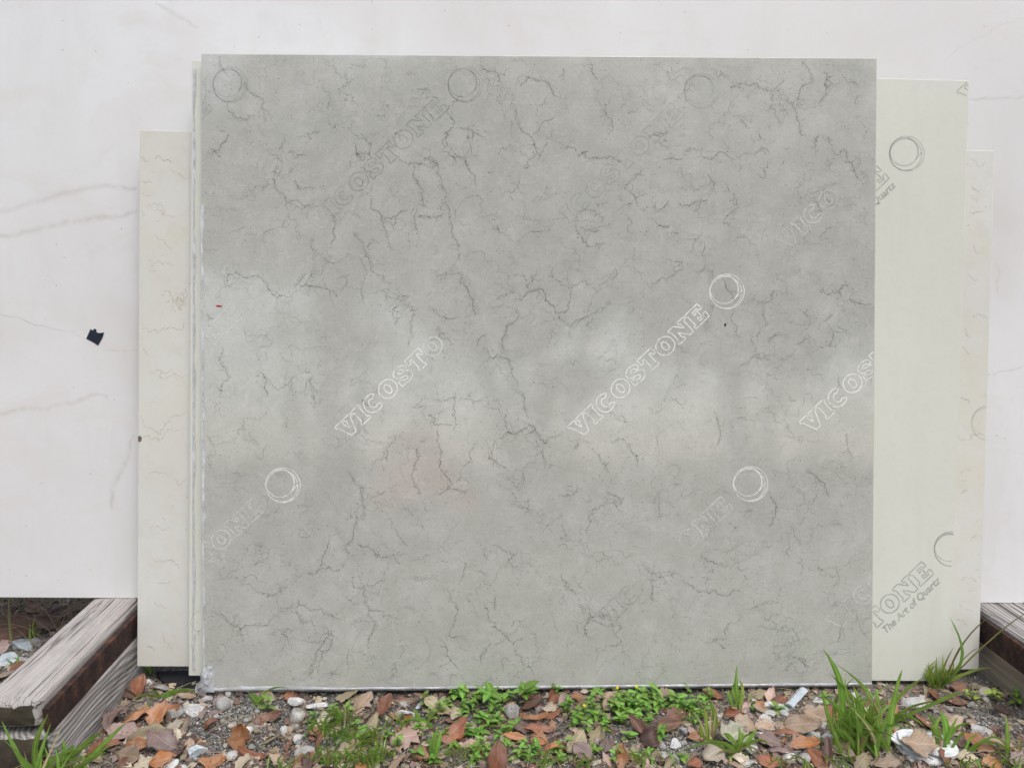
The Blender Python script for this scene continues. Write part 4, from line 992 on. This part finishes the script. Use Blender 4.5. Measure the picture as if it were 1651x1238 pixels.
def litter():
    rng = random.Random(44); V, F, MI, UV = [], [], [], []
    mats = [LEAFM[c] for c in ('tan', 'brown', 'mauve', 'dark brown', 'olive', 'beige')] + [M['straw'], M['twig'], M['twig_pale']]
    for k in range(5200):                                       # crumbs of leaf
        px, py = rng.uniform(-20, 1670), rng.uniform(1100, 1245)
        if rng.random() < .12: px, py = rng.uniform(-30, 160), rng.uniform(965, 1095)
        if rng.random() < .8 and any(((px - a_) / c_) ** 2 + ((py - e_) / d_) ** 2 < 1 for a_, e_, c_, d_ in bare): continue
        g = G(px, py, 0); s = .0015 + .0095 * rng.random() ** 2; a = rng.uniform(0, 6.28); b0 = len(V); zz = gzf(g.x, g.y) + rng.uniform(.001, .005)
        nn = 5
        for i in range(nn):
            t = a + 2 * math.pi * i / nn; r = s * rng.uniform(.5, 1.2)
            V.append((g.x + r * math.cos(t), g.y + r * math.sin(t) * .8, zz + rng.uniform(-.2, .45) * s + .35 * r * math.sin(t))); UV.append((.3 + .2 * math.cos(t), .3))
        F.append(tuple(range(b0, b0 + nn))); MI.append(rng.randrange(6))
    for k in range(1500):                                        # bits of straw and stalk
        px, py = rng.uniform(-20, 1670), rng.uniform(1108, 1245)
        if k % 5 == 0: px, py = rng.uniform(-30, 180), rng.uniform(965, 1095)
        g = G(px, py, 0); l = rng.uniform(.012, .05); a = rng.uniform(0, 3.14); z0 = gzf(g.x, g.y) + .003
        p = [Vector((g.x + l * (t - .5) * math.cos(a) + rng.gauss(0, .002), g.y + l * (t - .5) * math.sin(a), z0 + rng.uniform(0, .008))) for t in (0, .35, .7, 1)]
        v, f = tube(p, .0006, .0003, 4); b0 = len(V); V += v; UV += [(.3, .3)] * len(v); F += [tuple(i + b0 for i in q) for q in f]; MI += [rng.choice([6, 6, 7, 8])] * len(f)
    tag(obj('leaf_litter', V, F, mats, mi=MI, uv=UV), kind='stuff')
litter()
def twig(p0, p1, r, mat='twig', bend=.1, z0=.006, z1=.008, desc='thin grey twig'):
    a, b_ = G(*p0, z0), G(*p1, z1); d = b_ - a; n = Vector((-d.y, d.x, 0)); k = random.uniform(-bend, bend)
    pts = [a + d * t + n * (k * math.sin(math.pi * t) + random.gauss(0, .015)) + Vector((0, 0, random.uniform(0, .003))) for t in [i / 7 for i in range(8)]]
    v, f = tube(pts, r, r * .5); o = obj('twig', v, f, M[mat], origin=tuple(a), smooth=True)
    cx, cy = (p0[0] + p1[0]) / 2, (p0[1] + p1[1]) / 2
    tag(o, unique(desc, cx, cy) or desc + ' among the leaf litter', 'twig', 'twigs on the ground')
rng = random.Random(9)
for a in [((892,1180),(925,1140),.0022,'twig'), ((900,1186),(918,1165),.0016,'twig'), ((1435,1140),(1560,1142),.0012,'twig_pale'), ((1555,1100),(1600,1140),.001,'twig_pale'), ((860,1190),(852,1238),.0011,'twig_pale'), ((415,1200),(450,1238),.0012,'twig'), ((630,1236),(660,1205),.0012,'twig_pale'), ((440,1178),(470,1200),.0012,'twig'), ((235,1090),(255,1120),.001,'twig_pale'), ((255,1190),(300,1170),.0008,'twig')]:
    twig(*a, desc='straight grey twig' if a[3] == 'twig' else 'pale dry stalk')
for k in range(46):
    px, py = rng.uniform(200, 1640), rng.uniform(1125, 1236); l = rng.uniform(14, 50); a = rng.uniform(0, 3.14)
    twig((px, py), (px + l * math.cos(a), py + l * .5 * math.sin(a)), rng.uniform(.0006, .0014), rng.choice(['twig', 'twig_pale']), .25, .004, rng.uniform(.004, .016), rng.choice(['thin bent twig', 'short dry twig', 'pale dry stalk']))

# ------------------------------------------------------------------ grass
def blade_mesh(pts, w, mat, fold=.35, name='blade'):
    """pts: spine in metres from the clump's origin; a folded, tapering strip"""
    V, UV, F = [], [], []; n = len(pts)
    for i, p in enumerate(pts):
        a = pts[max(0, i - 1)]; b = pts[min(n - 1, i + 1)]; d = (b - a).normalized()
        s = d.cross(Vector((0, 1, .35)));  s = s.normalized() if s.length > 1e-3 else Vector((1, 0, 0)); up = s.cross(d)
        t = i / (n - 1); ww = w * random.uniform(.40, .54) * (min(1, .6 + t * 1.6)) * max(.03, (1 - t ** 3.2))
        V += [p - s * ww + up * ww * fold, p, p + s * ww + up * ww * fold]; UV += [(t, 0), (t, .5), (t, 1)]
    for i in range(n - 1):
        for j in range(2): k = i * 3 + j; F.append((k, k + 1, k + 4, k + 3))
    return mesh_data(name, V, F, mat, uv=UV, smooth=True)
def spine(base, tip, droop, n=10):
    b, t = Vector(base), Vector(tip); mid = (b + t) / 2 + Vector((0, 0, droop))
    return [(b * (1 - u) + mid * u) * (1 - u) + (mid * (1 - u) + t * u) * u for u in [i / (n - 1) for i in range(n)]]
def px_point(px, py, y):                                       # point where a pixel's ray meets depth y
    d = ray(px, py); return C0 + d * (y / d.y)
def clump(base, blades, label, mat='grass', group=None, cat='grass clump', name='grass_clump', sp=.006):
    """blades: (tip px, tip py, width px, droop, depth offset, mat)"""
    g = G(*base, 0); t = tag(empty(name, (g.x, g.y, 0)), label, cat, group); s = (g - C0).dot(FW) / FPX
    for bl in blades:
        tx, ty, w, dr, dy = bl[:5]; m = bl[5] if len(bl) > 5 else mat
        b0 = Vector((random.gauss(0, sp), random.gauss(0, sp * .6), .001)); tip = px_point(tx, ty, g.y + dy) - Vector((g.x, g.y, 0))
        tip.z = max(tip.z, .012); side_ = Vector((random.gauss(0, .12), random.gauss(0, .05), 0)) * (tip - b0).length
        o = link('blade', blade_mesh([q + side_ * math.sin(math.pi * k / 9) for k, q in enumerate(spine(b0, tip, dr))], w * s, M[m], random.uniform(.2, .5)), t)
    return t
def auto_blades(base, n, hmin, hmax, spread, w, mats=('grass',), dr=.02):
    out = []
    for k in range(n):
        a = random.gauss(0, 1); h = random.uniform(hmin, hmax)
        out.append((base[0] + a * spread, base[1] - h * (1 - .25 * min(1, abs(a))), w * random.uniform(.6, 1.2), random.uniform(0, dr), random.uniform(-.05, .04), random.choice(mats)))
    return out
BIG = [(1327,1045,13,.02,.03),(1348,1070,9,.02,.02),(1362,1090,7,.03,.02),(1338,1085,11,.02,.03),(1412,1108,9,.05,.02),(1330,1125,12,.03,0),(1340,1150,10,.02,-.02),(1345,1175,9,.03,-.03),(1375,1105,13,.02,.02),
       (1455,1078,12,.02,.02),(1440,1100,9,.03,.03),(1436,1125,13,.03,0),(1420,1150,12,.03,-.01),(1465,1178,11,.04,-.03),(1430,1160,13,.02,-.02),(1400,1120,12,.01,.01),(1384,1130,13,.02,0),(1395,1150,12,.02,-.01,'grass_pale'),(1360,1140,11,.02,0),(1352,1160,9,.02,-.02),(1370,1165,12,.01,-.01),(1445,1190,10,.04,-.04),(1410,1180,9,.03,-.03),
       (1388,1172,9,.01,-.02,'straw'),(1400,1185,9,.01,-.03,'straw'),(1375,1195,8,.01,-.03,'straw'),(1415,1140,8,.02,.0,'grass_pale'),(1325,1110,8,.03,.02),(1380,1090,7,.02,.03),(1448,1130,11,.02,.01)]
clump((1392, 1212), BIG + auto_blades((1385, 1190), 34, 20, 95, 34, 4.5, ('grass', 'grass_pale', 'weed_light', 'grass', 'straw'), .03), 'biggest grass clump with broad blades in front of the seam of grey and cream slabs', sp=.026)
clump((1432, 1166), [(1495,1090,13,.02,.06),(1550,1118,12,.04,.03),(1520,1130,8,.03,.0),(1470,1175,9,.03,-.03),(1490,1185,9,.04,-.03)], 'long slanting broad grass blades reaching right from the big clump')
clump((1530, 1218), [(1515,1145,13,.02,.02),(1522,1150,13,.01,.01),(1545,1155,9,.02,.01),(1495,1170,9,.03,0),(1490,1150,8,.04,.02),(1570,1165,9,.03,0),(1560,1180,7,.03,-.01),(1506,1195,9,.02,-.01)], 'light green grass clump beside the flaky white stone')
clump((1560, 1222), [(1635,1215,9,.06,-.01),(1620,1200,8,.05,.0),(1580,1185,7,.02,.01),(1600,1205,6,.04,.0)], 'low arching grass tuft right of the flaky white stone')
clump((1632, 1222), [(1622,1152,9,.01,.02),(1651,1190,6,.02,.02,'grass_pale'),(1660,1200,6,.02,0,'straw')], 'single upright wide blade near the right photo edge')
clump((1506, 1108), auto_blades((1512, 1100), 34, 12, 46, 24, 3.0, ('grass_pale', 'weed_yellow', 'grass'), .01) + [(1512,1062,7,.01,.01),(1522,1060,6,.01,.02,'grass_pale'),(1530,1070,6,.01,0,'grass_pale'),(1500,1070,6,.0,.01,'grass_pale'),(1540,1080,6,.02,.01),(1490,1085,6,.01,0,'grass_pale'),(1535,1062,4,.01,.01,'grass_pale'),(1515,1075,6,.01,.01,'grass_pale'),(1550,1085,5,.02,.02),(1525,1080,6,.0,0,'grass_pale'),(1505,1085,5,.0,.01),(1598,1078,9,.03,.02),(1510,1068,5,0,.01,'grass_pale'),(1519,1052,4,0,.01,'grass_pale')], 'bushy yellow-green grass tuft at the foot of the cream slab', 'grass_pale')
clump((1517, 1112), [(1538,1042,4.5,.0,.0,'olive_stem'),(1531,994,6,.0,.0,'weed'),(1580,1045,3,.05,.0,'olive_stem'),(1600,990,4.5,.03,-.01,'olive_stem'),(1665,990,4,.11,-.02,'olive_stem')], 'tall thin seed stalk with bent stems in front of the ivory slab at right', 'olive_stem', sp=.002, name='grass_stalk', cat='grass stalk')
clump((1672, 1060), [(1607,1040,3,.02,.03,'grass_pale'),(1640,1010,3,.02,.03,'grass_pale')], 'thin yellow blade crossing the right timber', 'grass_pale')
clump((1190, 1140), [(1188,1072,9,.0,.01),(1184,1100,8,.01,.01),(1192,1095,7,.01,.01,'grass_pale'),(1175,1112,7,.01,0),(1200,1118,6,.01,0),(1178,1125,8,.02,0),(1195,1110,6,.0,.01)], 'slender upright grass tuft against the foot of the grey slab at right')
clump((1142, 1200), [(1138,1120,9,.0,.01),(1135,1140,7,.01,.01,'grass_pale'),(1150,1130,5,.0,.02,'straw'),(1165,1160,7,.01,.0,'grass_pale'),(1120,1150,5,.01,.01,'straw'),(1155,1145,5,.0,.0,'straw'),(1128,1165,6,.01,0)], 'dry and green mixed grass tuft left of the pale green torn leaf')
clump((1188, 1222), [(1095,1215,10,.05,0),(1130,1190,9,.04,.01),(1165,1185,10,.03,.01),(1191,1172,11,.01,.01),(1222,1172,9,.03,.02),(1240,1200,10,.04,0),(1205,1238,9,.02,-.02),(1215,1225,9,.05,-.01),(1175,1195,9,.02,.01),(1160,1215,8,.02,-.01),(1225,1185,8,.03,.01),(1200,1180,9,.01,.01),(1180,1230,8,.01,-.03,'grass_pale'),(1150,1225,7,.03,-.02,'straw'),(1230,1225,6,.04,-.01,'straw')], 'star shaped grass tuft in front of the pale green torn leaf')
clump((700, 1225), [(708,1168,9,.0,.01),(700,1180,11,.0,0),(712,1175,8,.01,0),(690,1190,8,.02,0),(722,1200,6,.02,0)], 'upright broad grass blades right of the pink round leaf')
clump((690, 1172), [(667,1142,9,.01,.02),(715,1145,6,.01,.01),(676,1165,6,.02,0),(640,1188,8,.03,-.01)], 'slanting grass blades behind the pink round leaf')
clump((66, 1278), [(x_, y_, w_, d_, -.012, m_) for x_, y_, w_, d_, e_, m_ in auto_blades((95, 1245), 22, 10, 50, 45, 4.5, ('grass', 'grass_pale', 'straw'), .03)] + [(2,1160,13,.01,-0.001),(-8,1180,9,.01,-0.004),(78,1150,12,.0,-0.001),(82,1165,8,.0,0.002),(105,1160,4,.0,-0.001,'straw'),(102,1190,11,.02,-0.001),(120,1200,10,.03,-0.001),(165,1180,11,.03,0.005),(205,1165,9,.04,0.011),(150,1200,10,.03,-0.004),(186,1195,9,.03,0.002),(172,1212,10,.03,-0.007),(110,1215,10,.01,-0.007),(130,1210,9,.01,-0.007),(55,1225,9,.01,-0.004),(40,1215,8,.01,-0.004),(145,1222,10,.02,-0.010),(70,1200,9,.0,-0.004),(90,1205,10,.0,-0.007)], 'tall grass clump in the lower left foreground before the left timber', sp=.03)
clump((262, 1128), [(240,1185,5,.03,-.05),(320,1150,8,.03,.0),(290,1135,6,.02,.01),(275,1120,5,.01,.0),(215,1160,6,.03,-.03,'grass_pale'),(300,1115,5,.02,.01),(250,1118,6,.01,0),(235,1140,5,.03,-.01)], 'arching green grass tuft in front of the black rubber pad')
clump((236, 1085), [(213,1048,5,.0,.01),(222,1058,6,.01,.0,'grass_pale'),(230,1050,5,.0,.02),(245,1060,5,.01,.0),(205,1065,4,.01,0,'grass_pale'),(262,1072,4,.02,.01),(275,1080,5,.02,.0),(215,1075,4,.01,0,'straw')], 'thin grass tuft in the gap between left timber and ivory slab')
clump((412, 1140), [(405,1118,5,.01,0),(420,1112,5,0,0),(398,1125,5,.01,0),(430,1118,5,.01,0),(465,1108,5,.02,.01),(410,1115,5,0,.0),(425,1130,4,.01,0),(395,1110,4,.01,.01)], 'little grass tuft under the bottom edge of the grey slab at left')
clump((18, 1050), [(16,948,6,0,.05,'olive_stem'),(8,1058,4,0,0,'olive_stem')], 'bent olive grass stem standing behind the left timber', 'olive_stem')
clump((52, 1040), [(48,1000,4,0,.01,'grass_pale'),(58,990,4,0,.02,'grass_pale'),(70,1000,3,0,.01,'olive_stem'),(34,1003,3,.01,.0,'olive_stem'),(42,995,3,0,.01,'olive_stem')], 'sparse yellow grass shoots between stones behind the left timber', 'grass_pale')
clump((25, 1075), [(8,1062,4,.01,0),(30,1055,4,.01,0),(18,1060,4,.01,0),(15,1070,4,.01,0)], 'tiny grass tuft behind the left timber at the photo edge')
rng = random.Random(3)
for (bx, by, n, h) in [(545,1165,26,36),(560,1200,24,40),(520,1185,18,34),(600,1200,16,30),(560,1236,26,40),(530,1232,18,36),(590,1234,22,36),(615,1222,14,30),(640,1170,8,24),(1035,1232,14,28),(880,1234,12,26),(940,1236,10,22),(1110,1165,8,26),(1270,1236,10,24),(1560,1240,12,26),(1350,1236,10,26),(745,1225,14,26),(1640,1240,14,40),(455,1238,10,22)]:
    lb = unique('low fine green grass tuft', bx, by)
    clump((bx, by), auto_blades((bx, by), int(n * 1.5), h * .25, h * 1.05, 22, 3.6, ('grass', 'weed_light', 'grass_pale', 'weed_light', 'straw', 'grass_pale'), .025), lb or 'low fine green grass tuft', sp=.02, group='low grass tufts in front of the slabs')
def dry_grass():                                              # tangle in the dark behind the left timber
    V, F, UV = [], [], []; rng = random.Random(31)
    for k in range(260):
        px, py = rng.uniform(-60, 190), rng.uniform(966, 1060) if k % 3 else rng.uniform(960, 1000)
        g = G(px, py, 0); g.y += rng.uniform(0, .15); a = rng.uniform(0, 6.28); l = rng.uniform(.04, .16)
        tip = Vector((g.x + l * math.cos(a), g.y + l * math.sin(a) * .5, rng.uniform(.01, .09)))
        v, f = tube(spine(g, tip, rng.uniform(0, .05), 6), .0012, .0004, 3); b0 = len(V); V += v; F += [tuple(i + b0 for i in q) for q in f]; UV += [(.4, .3)] * len(v)
    tag(obj('dry_grass', V, F, M['straw'], uv=UV), kind='stuff')
dry_grass()

# ------------------------------------------------------------------ weeds
def weed_leaf_mesh(name, mat, pointed=True):
    V, UV, F = [], [], []; nu, nv = 6, 4
    for i in range(nu + 1):
        u = i / nu; hw = .30 * math.sin(math.pi * min(.985, max(.03, u ** (.72 if pointed else .95)))) ** (.9 if pointed else .62)
        for j in range(nv + 1):
            s = j / nv * 2 - 1; V.append((u, hw * s, .16 * abs(s) * hw * 2 - .22 * u * u)); UV.append((u, j / nv))
    for i in range(nu):
        for j in range(nv): a = i * (nv + 1) + j; F.append((a, a + nv + 1, a + nv + 2, a + 1))
    return mesh_data(name, V, F, mat, uv=UV, smooth=True)
WL = {(m, p): weed_leaf_mesh('leaf', M[m], p) for m in ('weed', 'weed_light', 'weed_yellow') for p in (True, False)}
FL = None
def weed(base, top, nleaf, lpx, mat, label, pointed=True, group=None, rosette=False, flower=False):
    global FL
    g = G(*base, 0); s = (g - C0).dot(FW) / FPX
    t = tag(empty('weed_plant', (g.x, g.y, gzf(g.x, g.y))), label, 'weed', group)
    tip = px_point(top[0], top[1], g.y + random.uniform(-.005, .008)) - Vector((g.x, g.y, 0)); tip.z = max(.012, tip.z)
    sp = spine((0, 0, -.002), tip, random.uniform(0, .008), 6)
    v, f = tube(sp, .0011, .0006, 5); link('stem', mesh_data('stem', v, f, M['stem'], uv=[(.3, .3)] * len(v), smooth=True), t)
    for k in range(nleaf):
        u = (.55 + .45 * k / nleaf) if rosette else (.18 + .82 * ((k // 2) * 2 + 1) / max(2, nleaf))
        u = min(1, u); i = min(4, int(u * 5)); p = sp[i].lerp(sp[i + 1], u * 5 - i)
        o = link('leaf', WL[(mat, pointed)], t); L = lpx * s * random.uniform(.65, 1.15) * (1.05 - .3 * u if not rosette else 1)
        az = (k * 180 + (k // 2) * 83 + random.uniform(-25, 25)) if not rosette else k * 137.5
        o.location = p; o.rotation_euler = (random.uniform(-.3, .3), random.uniform(-.75, .15), R(az)); o.scale = (L, L, L)
    if flower:
        if FL is None:
            vv, ff = [(0, 0, 0)], []
            for q in range(12): r = .0042 if q % 2 == 0 else .0022; vv.append((r * math.cos(q * .5236), r * math.sin(q * .5236), .0012))
            ff = [(0, 1 + q, 1 + (q + 1) % 12) for q in range(12)]; FL = mesh_data('flower', vv, ff, M['flower'])
        o = link('flower', FL, t); o.location = sp[-1] + Vector((0, 0, .004)); o.rotation_euler = (.7, 0, .3)
weed((848, 1135), (846, 1108), 9, 26, 'weed', 'tall spiky weed with pointed dark leaves against the grey slab', True, None, True)
weed((795, 1140), (790, 1110), 8, 23, 'weed', 'spiky weed with pointed leaves left of the taller one at the slab', True, None, True)
weed((805, 1128), (812, 1106), 4, 12, 'weed_yellow', 'thin pale weed shoot between the two spiky weeds')
weed((942, 1160), (942, 1140), 8, 18, 'weed', 'clover-like weed with a yellow flower right of the rust leaves', False, None, False, True)
weed((1025, 1135), (1026, 1110), 9, 17, 'weed', 'weed with a yellow flower at the foot of the grey slab', True, None, False, True)
weed((1005, 1132), (995, 1112), 7, 14, 'weed', 'second yellow-flowered weed at the foot of the grey slab, left of the first', True, None, False, True)
weed((1110, 1130), (1108, 1102), 5, 15, 'weed', 'thin single stemmed weed rising to the slab right of the weed cluster', True)
weed((178, 1128), (172, 1112), 5, 18, 'weed_yellow', 'yellow-green seedling with round leaves beside the left timber', False)
weed((150, 1160), (149, 1152), 3, 12, 'weed_yellow', 'tiny yellow-green seedling below the ringed face of the left timber', False)
weed((185, 1118), (180, 1103), 4, 17, 'weed_yellow', 'upper yellow-green seedling close to the ringed timber face', False)
weed((8, 1232), (10, 1215), 5, 18, 'weed_yellow', 'small seedling in the lower left photo corner', False)
weed((1575, 1130), (1560, 1108), 7, 18, 'weed_yellow', 'yellow-green leafy weed before the right timber, left one', False)
weed((1600, 1128), (1605, 1108), 8, 17, 'weed_yellow', 'yellow-green leafy weed before the right timber, middle one', False)
weed((1640, 1135), (1640, 1112), 8, 18, 'weed_light', 'leafy green weed before the right timber, right one', False)
rng = random.Random(77)
SPOT = [(735,1125,8),(760,1135,8),(775,1160,9),(745,1150,7),(800,1165,9),(780,1185,9),(815,1180,8),(800,1200,8),(750,1185,8),(770,1205,8),(790,1150,8),(815,1205,7),(700,1160,6),(720,1195,7),(830,1172,6),
        (960,1150,9),(985,1150,9),(1005,1155,10),(1020,1145,9),(1035,1150,9),(1045,1140,8),(1000,1170,9),(1025,1165,9),(960,1165,8),(980,1168,8),(1050,1160,7),(935,1165,7),(1010,1135,8),(1040,1128,8),(1060,1130,8),(1080,1135,8),(1095,1140,8),(1120,1145,7),(1130,1160,8),
        (900,1125,5),(965,1125,6),(1012,1195,6),(960,1215,7),(1205,1140,6),(1250,1150,5),(895,1215,6),(870,1220,7),(835,1225,7),(1015,1225,8),(905,1232,6),(640,1205,7),(675,1185,7),(620,1190,6),(690,1200,6),(540,1150,6),(575,1175,6),(1330,1135,6),(1145,1130,6),(500,1165,5),(430,1150,4),(1100,1230,5),(760,1232,7),(805,1232,6),(725,1140,8),(748,1168,8),(765,1148,8),(790,1175,8),(810,1150,7),(730,1210,7),(770,1225,7),(860,1210,6),(975,1140,8),(995,1145,8),(1012,1150,8),(1030,1140,8),(950,1138,7),(1055,1148,8),(1070,1140,8),(970,1178,7),(1040,1170,8),(1090,1150,7),(1105,1150,7),(1135,1150,6),(850,1228,6),(560,1150,6),(590,1200,6),(605,1178,6),(690,1140,7),(710,1150,7),(740,1128,8),(775,1130,8),(820,1130,7),(915,1150,7),(925,1172,7),(945,1180,7),(1062,1195,6),(1090,1170,6),(1125,1170,6),(700,1232,7),(670,1225,7),(785,1220,7),(845,1205,7),(920,1212,7),(990,1228,7),(1045,1228,6)]
for (x, y, n) in SPOT:
    pt = rng.random() < .6; mat = rng.choice(['weed', 'weed_light', 'weed_light'])
    d = ('small weed with pointed ' if pt else 'small weed with rounded ') + ('dark' if mat == 'weed' else 'light') + ' green leaves'
    weed((x, y), (x + rng.uniform(-9, 9), y - rng.uniform(10, 24)), n + 2, rng.uniform(13, 19), mat, unique(d, x, y) or d, pt, 'small weeds in front of the slabs')

# ------------------------------------------------------------------ behind the camera: what the polished faces mirror
def tree(x, y, h, cr, cz, label, seed):
    rng = random.Random(seed); t = tag(empty('broadleaf_tree', (x, y, 0)), label, 'tree', 'trees facing the slabs')
    pts = [Vector((rng.gauss(0, .03) * k, rng.gauss(0, .03) * k, h * .8 * k / 7)) for k in range(8)]
    v, f = tube(pts, .24, .08, 10); link('trunk', mesh_data('trunk', v, f, M['bark'], smooth=True), t)
    for k in range(3):
        dx = rng.uniform(-1.6, 1.6); v, f = tube([Vector((dx * (.25 + .12 * q) + rng.gauss(0, .03), rng.gauss(0, .05), q * .7)) for q in range(6)], rng.uniform(.08, .16), .06, 8); link('trunk', mesh_data('trunk', v, f, M['bark'], smooth=True), t)
    V, F, UV = [], [], []
    for k in range(7):
        a = rng.uniform(0, 6.28); b = pts[3 + k % 4]; e = Vector((math.cos(a) * cr * .8, math.sin(a) * cr * .8, cz + rng.uniform(-.6, 1.6)))
        lv, lf = tube(spine(b, e, .4, 6), .07, .02, 6); link('limb', mesh_data('limb', lv, lf, M['bark'], smooth=True), t)
    cl = [(Vector((rng.gauss(0, cr * .45), rng.gauss(0, cr * .45), cz + rng.gauss(.3, h * .16))), rng.uniform(.5, 1.1)) for _ in range(34)]
    for k in range(5200):
        c, r = cl[rng.randrange(len(cl))]; p = c + Vector((rng.gauss(0, r * .5), rng.gauss(0, r * .5), rng.gauss(0, r * .38)))
        if p.z < cz - h * .38: p.z = cz - h * .38 + rng.random() * .3
        n = Vector((rng.gauss(0, 1), rng.gauss(0, 1), rng.gauss(.6, 1))).normalized(); u = n.orthogonal().normalized(); w = n.cross(u); s = rng.uniform(.14, .30); b0 = len(V)
        V += [p - u * s, p + w * s * .5, p + u * s, p - w * s * .5]; UV += [(0, .5), (.5, 1), (1, .5), (.5, 0)]; F.append((b0, b0 + 1, b0 + 2, b0 + 3))
    link('crown', mesh_data('crown', V, F, M['crown'], uv=UV), t)
for i, (x, y, h, cr, cz) in enumerate([(-6.4, -8.5, 7, 2.4, 4.6), (-2.6, -10, 7.5, 2.6, 5.2), (.9, -9, 7, 2.4, 4.8), (4.2, -9.5, 7.5, 2.6, 5.0), (7.6, -8.2, 7, 2.4, 4.6)]):
    tree(x, y, h, cr, cz, ['broad tree facing the slabs, farthest left', 'broad tree facing the slabs, second from left', 'broad tree facing the slabs, middle one', 'broad tree facing the slabs, second from right', 'broad tree facing the slabs, farthest right'][i], 40 + i)
def red_form():  # made-up red shape, added and sloped to mirror as a pink blur
    n, m = 24, 16; V, F = [], []; x0, y0 = -.78, -5.0
    for j in range(m + 1):
        for i in range(n + 1):
            u, v = i / n * 2 - 1, j / m * 2 - 1; r = max(abs(u), abs(v))
            z = .62 - .34 * v + .10 * (1 - r ** 2.6) - .22 * abs(u) ** 3 + .14 * float(vnoise(i * .3, j * .3)) + .04 * float(vnoise(i, j))
            V.append((x0 + .06 + u * (.33 + .10 * v + .2 * float(vnoise(j * .5, 3 + (1 if u > 0 else 7)))) + .1 * v, y0 + v * .5, z))
    for j in range(m):
        for i in range(n): a = j * (n + 1) + i; F.append((a, a + 1, a + n + 2, a + n + 1))
    tag(obj('added_red_form', V, F, M['red_form'], origin=(x0, y0, 0), smooth=True), 'made-up red form, added for the pink blur mirrored in the grey slab', 'added_red_form')
    t = tag(empty('added_blocks', (x0, y0, 0)), 'added grey blocks propping the made-up red form', 'added prop'); cube = None  # added blocks hold the red form at its mirrored height
    for i in range(2):
        for j, top in ((0, 4), (1, 1)):
            for k in range(top):
                x, y, z = -.16 + .3 * i, -.22 + .44 * j, .22 * k; a, b_, c = .145, .21, .213
                v = [(x + sx * a, y + sy * b_, z + (c if sz else .004)) for sz in (0, 1) for sx, sy in ((-1, -1), (1, -1), (1, 1), (-1, 1))]
                link('block', mesh_data('block', v, [(3, 2, 1, 0), (4, 5, 6, 7), (0, 1, 5, 4), (1, 2, 6, 5), (2, 3, 7, 6), (3, 0, 4, 7)], STM['grey']), t)
red_form()

def added_hedge():  # unseen foliage strip, added to mirror as a dark band in the slab
    rng = random.Random(5); t = tag(empty('added_hedge', (0, -15, 0)), 'added long dark foliage strip behind the trees, darkens a band of the reflection', 'added_hedge')
    V, F, UV = [], [], []
    for k in range(9000):
        p = Vector((rng.uniform(-16, 16), rng.gauss(0, .35), (.75 + .35 * float(vnoise(k % 97 * .3, 2))) * math.sqrt(rng.random()))); n = Vector((rng.gauss(0, 1), rng.gauss(.6, 1), rng.gauss(.4, 1))).normalized(); u = n.orthogonal().normalized(); w = n.cross(u); s_ = rng.uniform(.12, .24); b0 = len(V)
        V += [p - u * s_, p + w * s_ * .5, p + u * s_, p - w * s_ * .5]; UV += [(0, .5), (.5, 1), (1, .5), (.5, 0)]; F.append((b0, b0 + 1, b0 + 2, b0 + 3))
    link('foliage', mesh_data('foliage', V, F, M['crown'], uv=UV), t)
added_hedge()
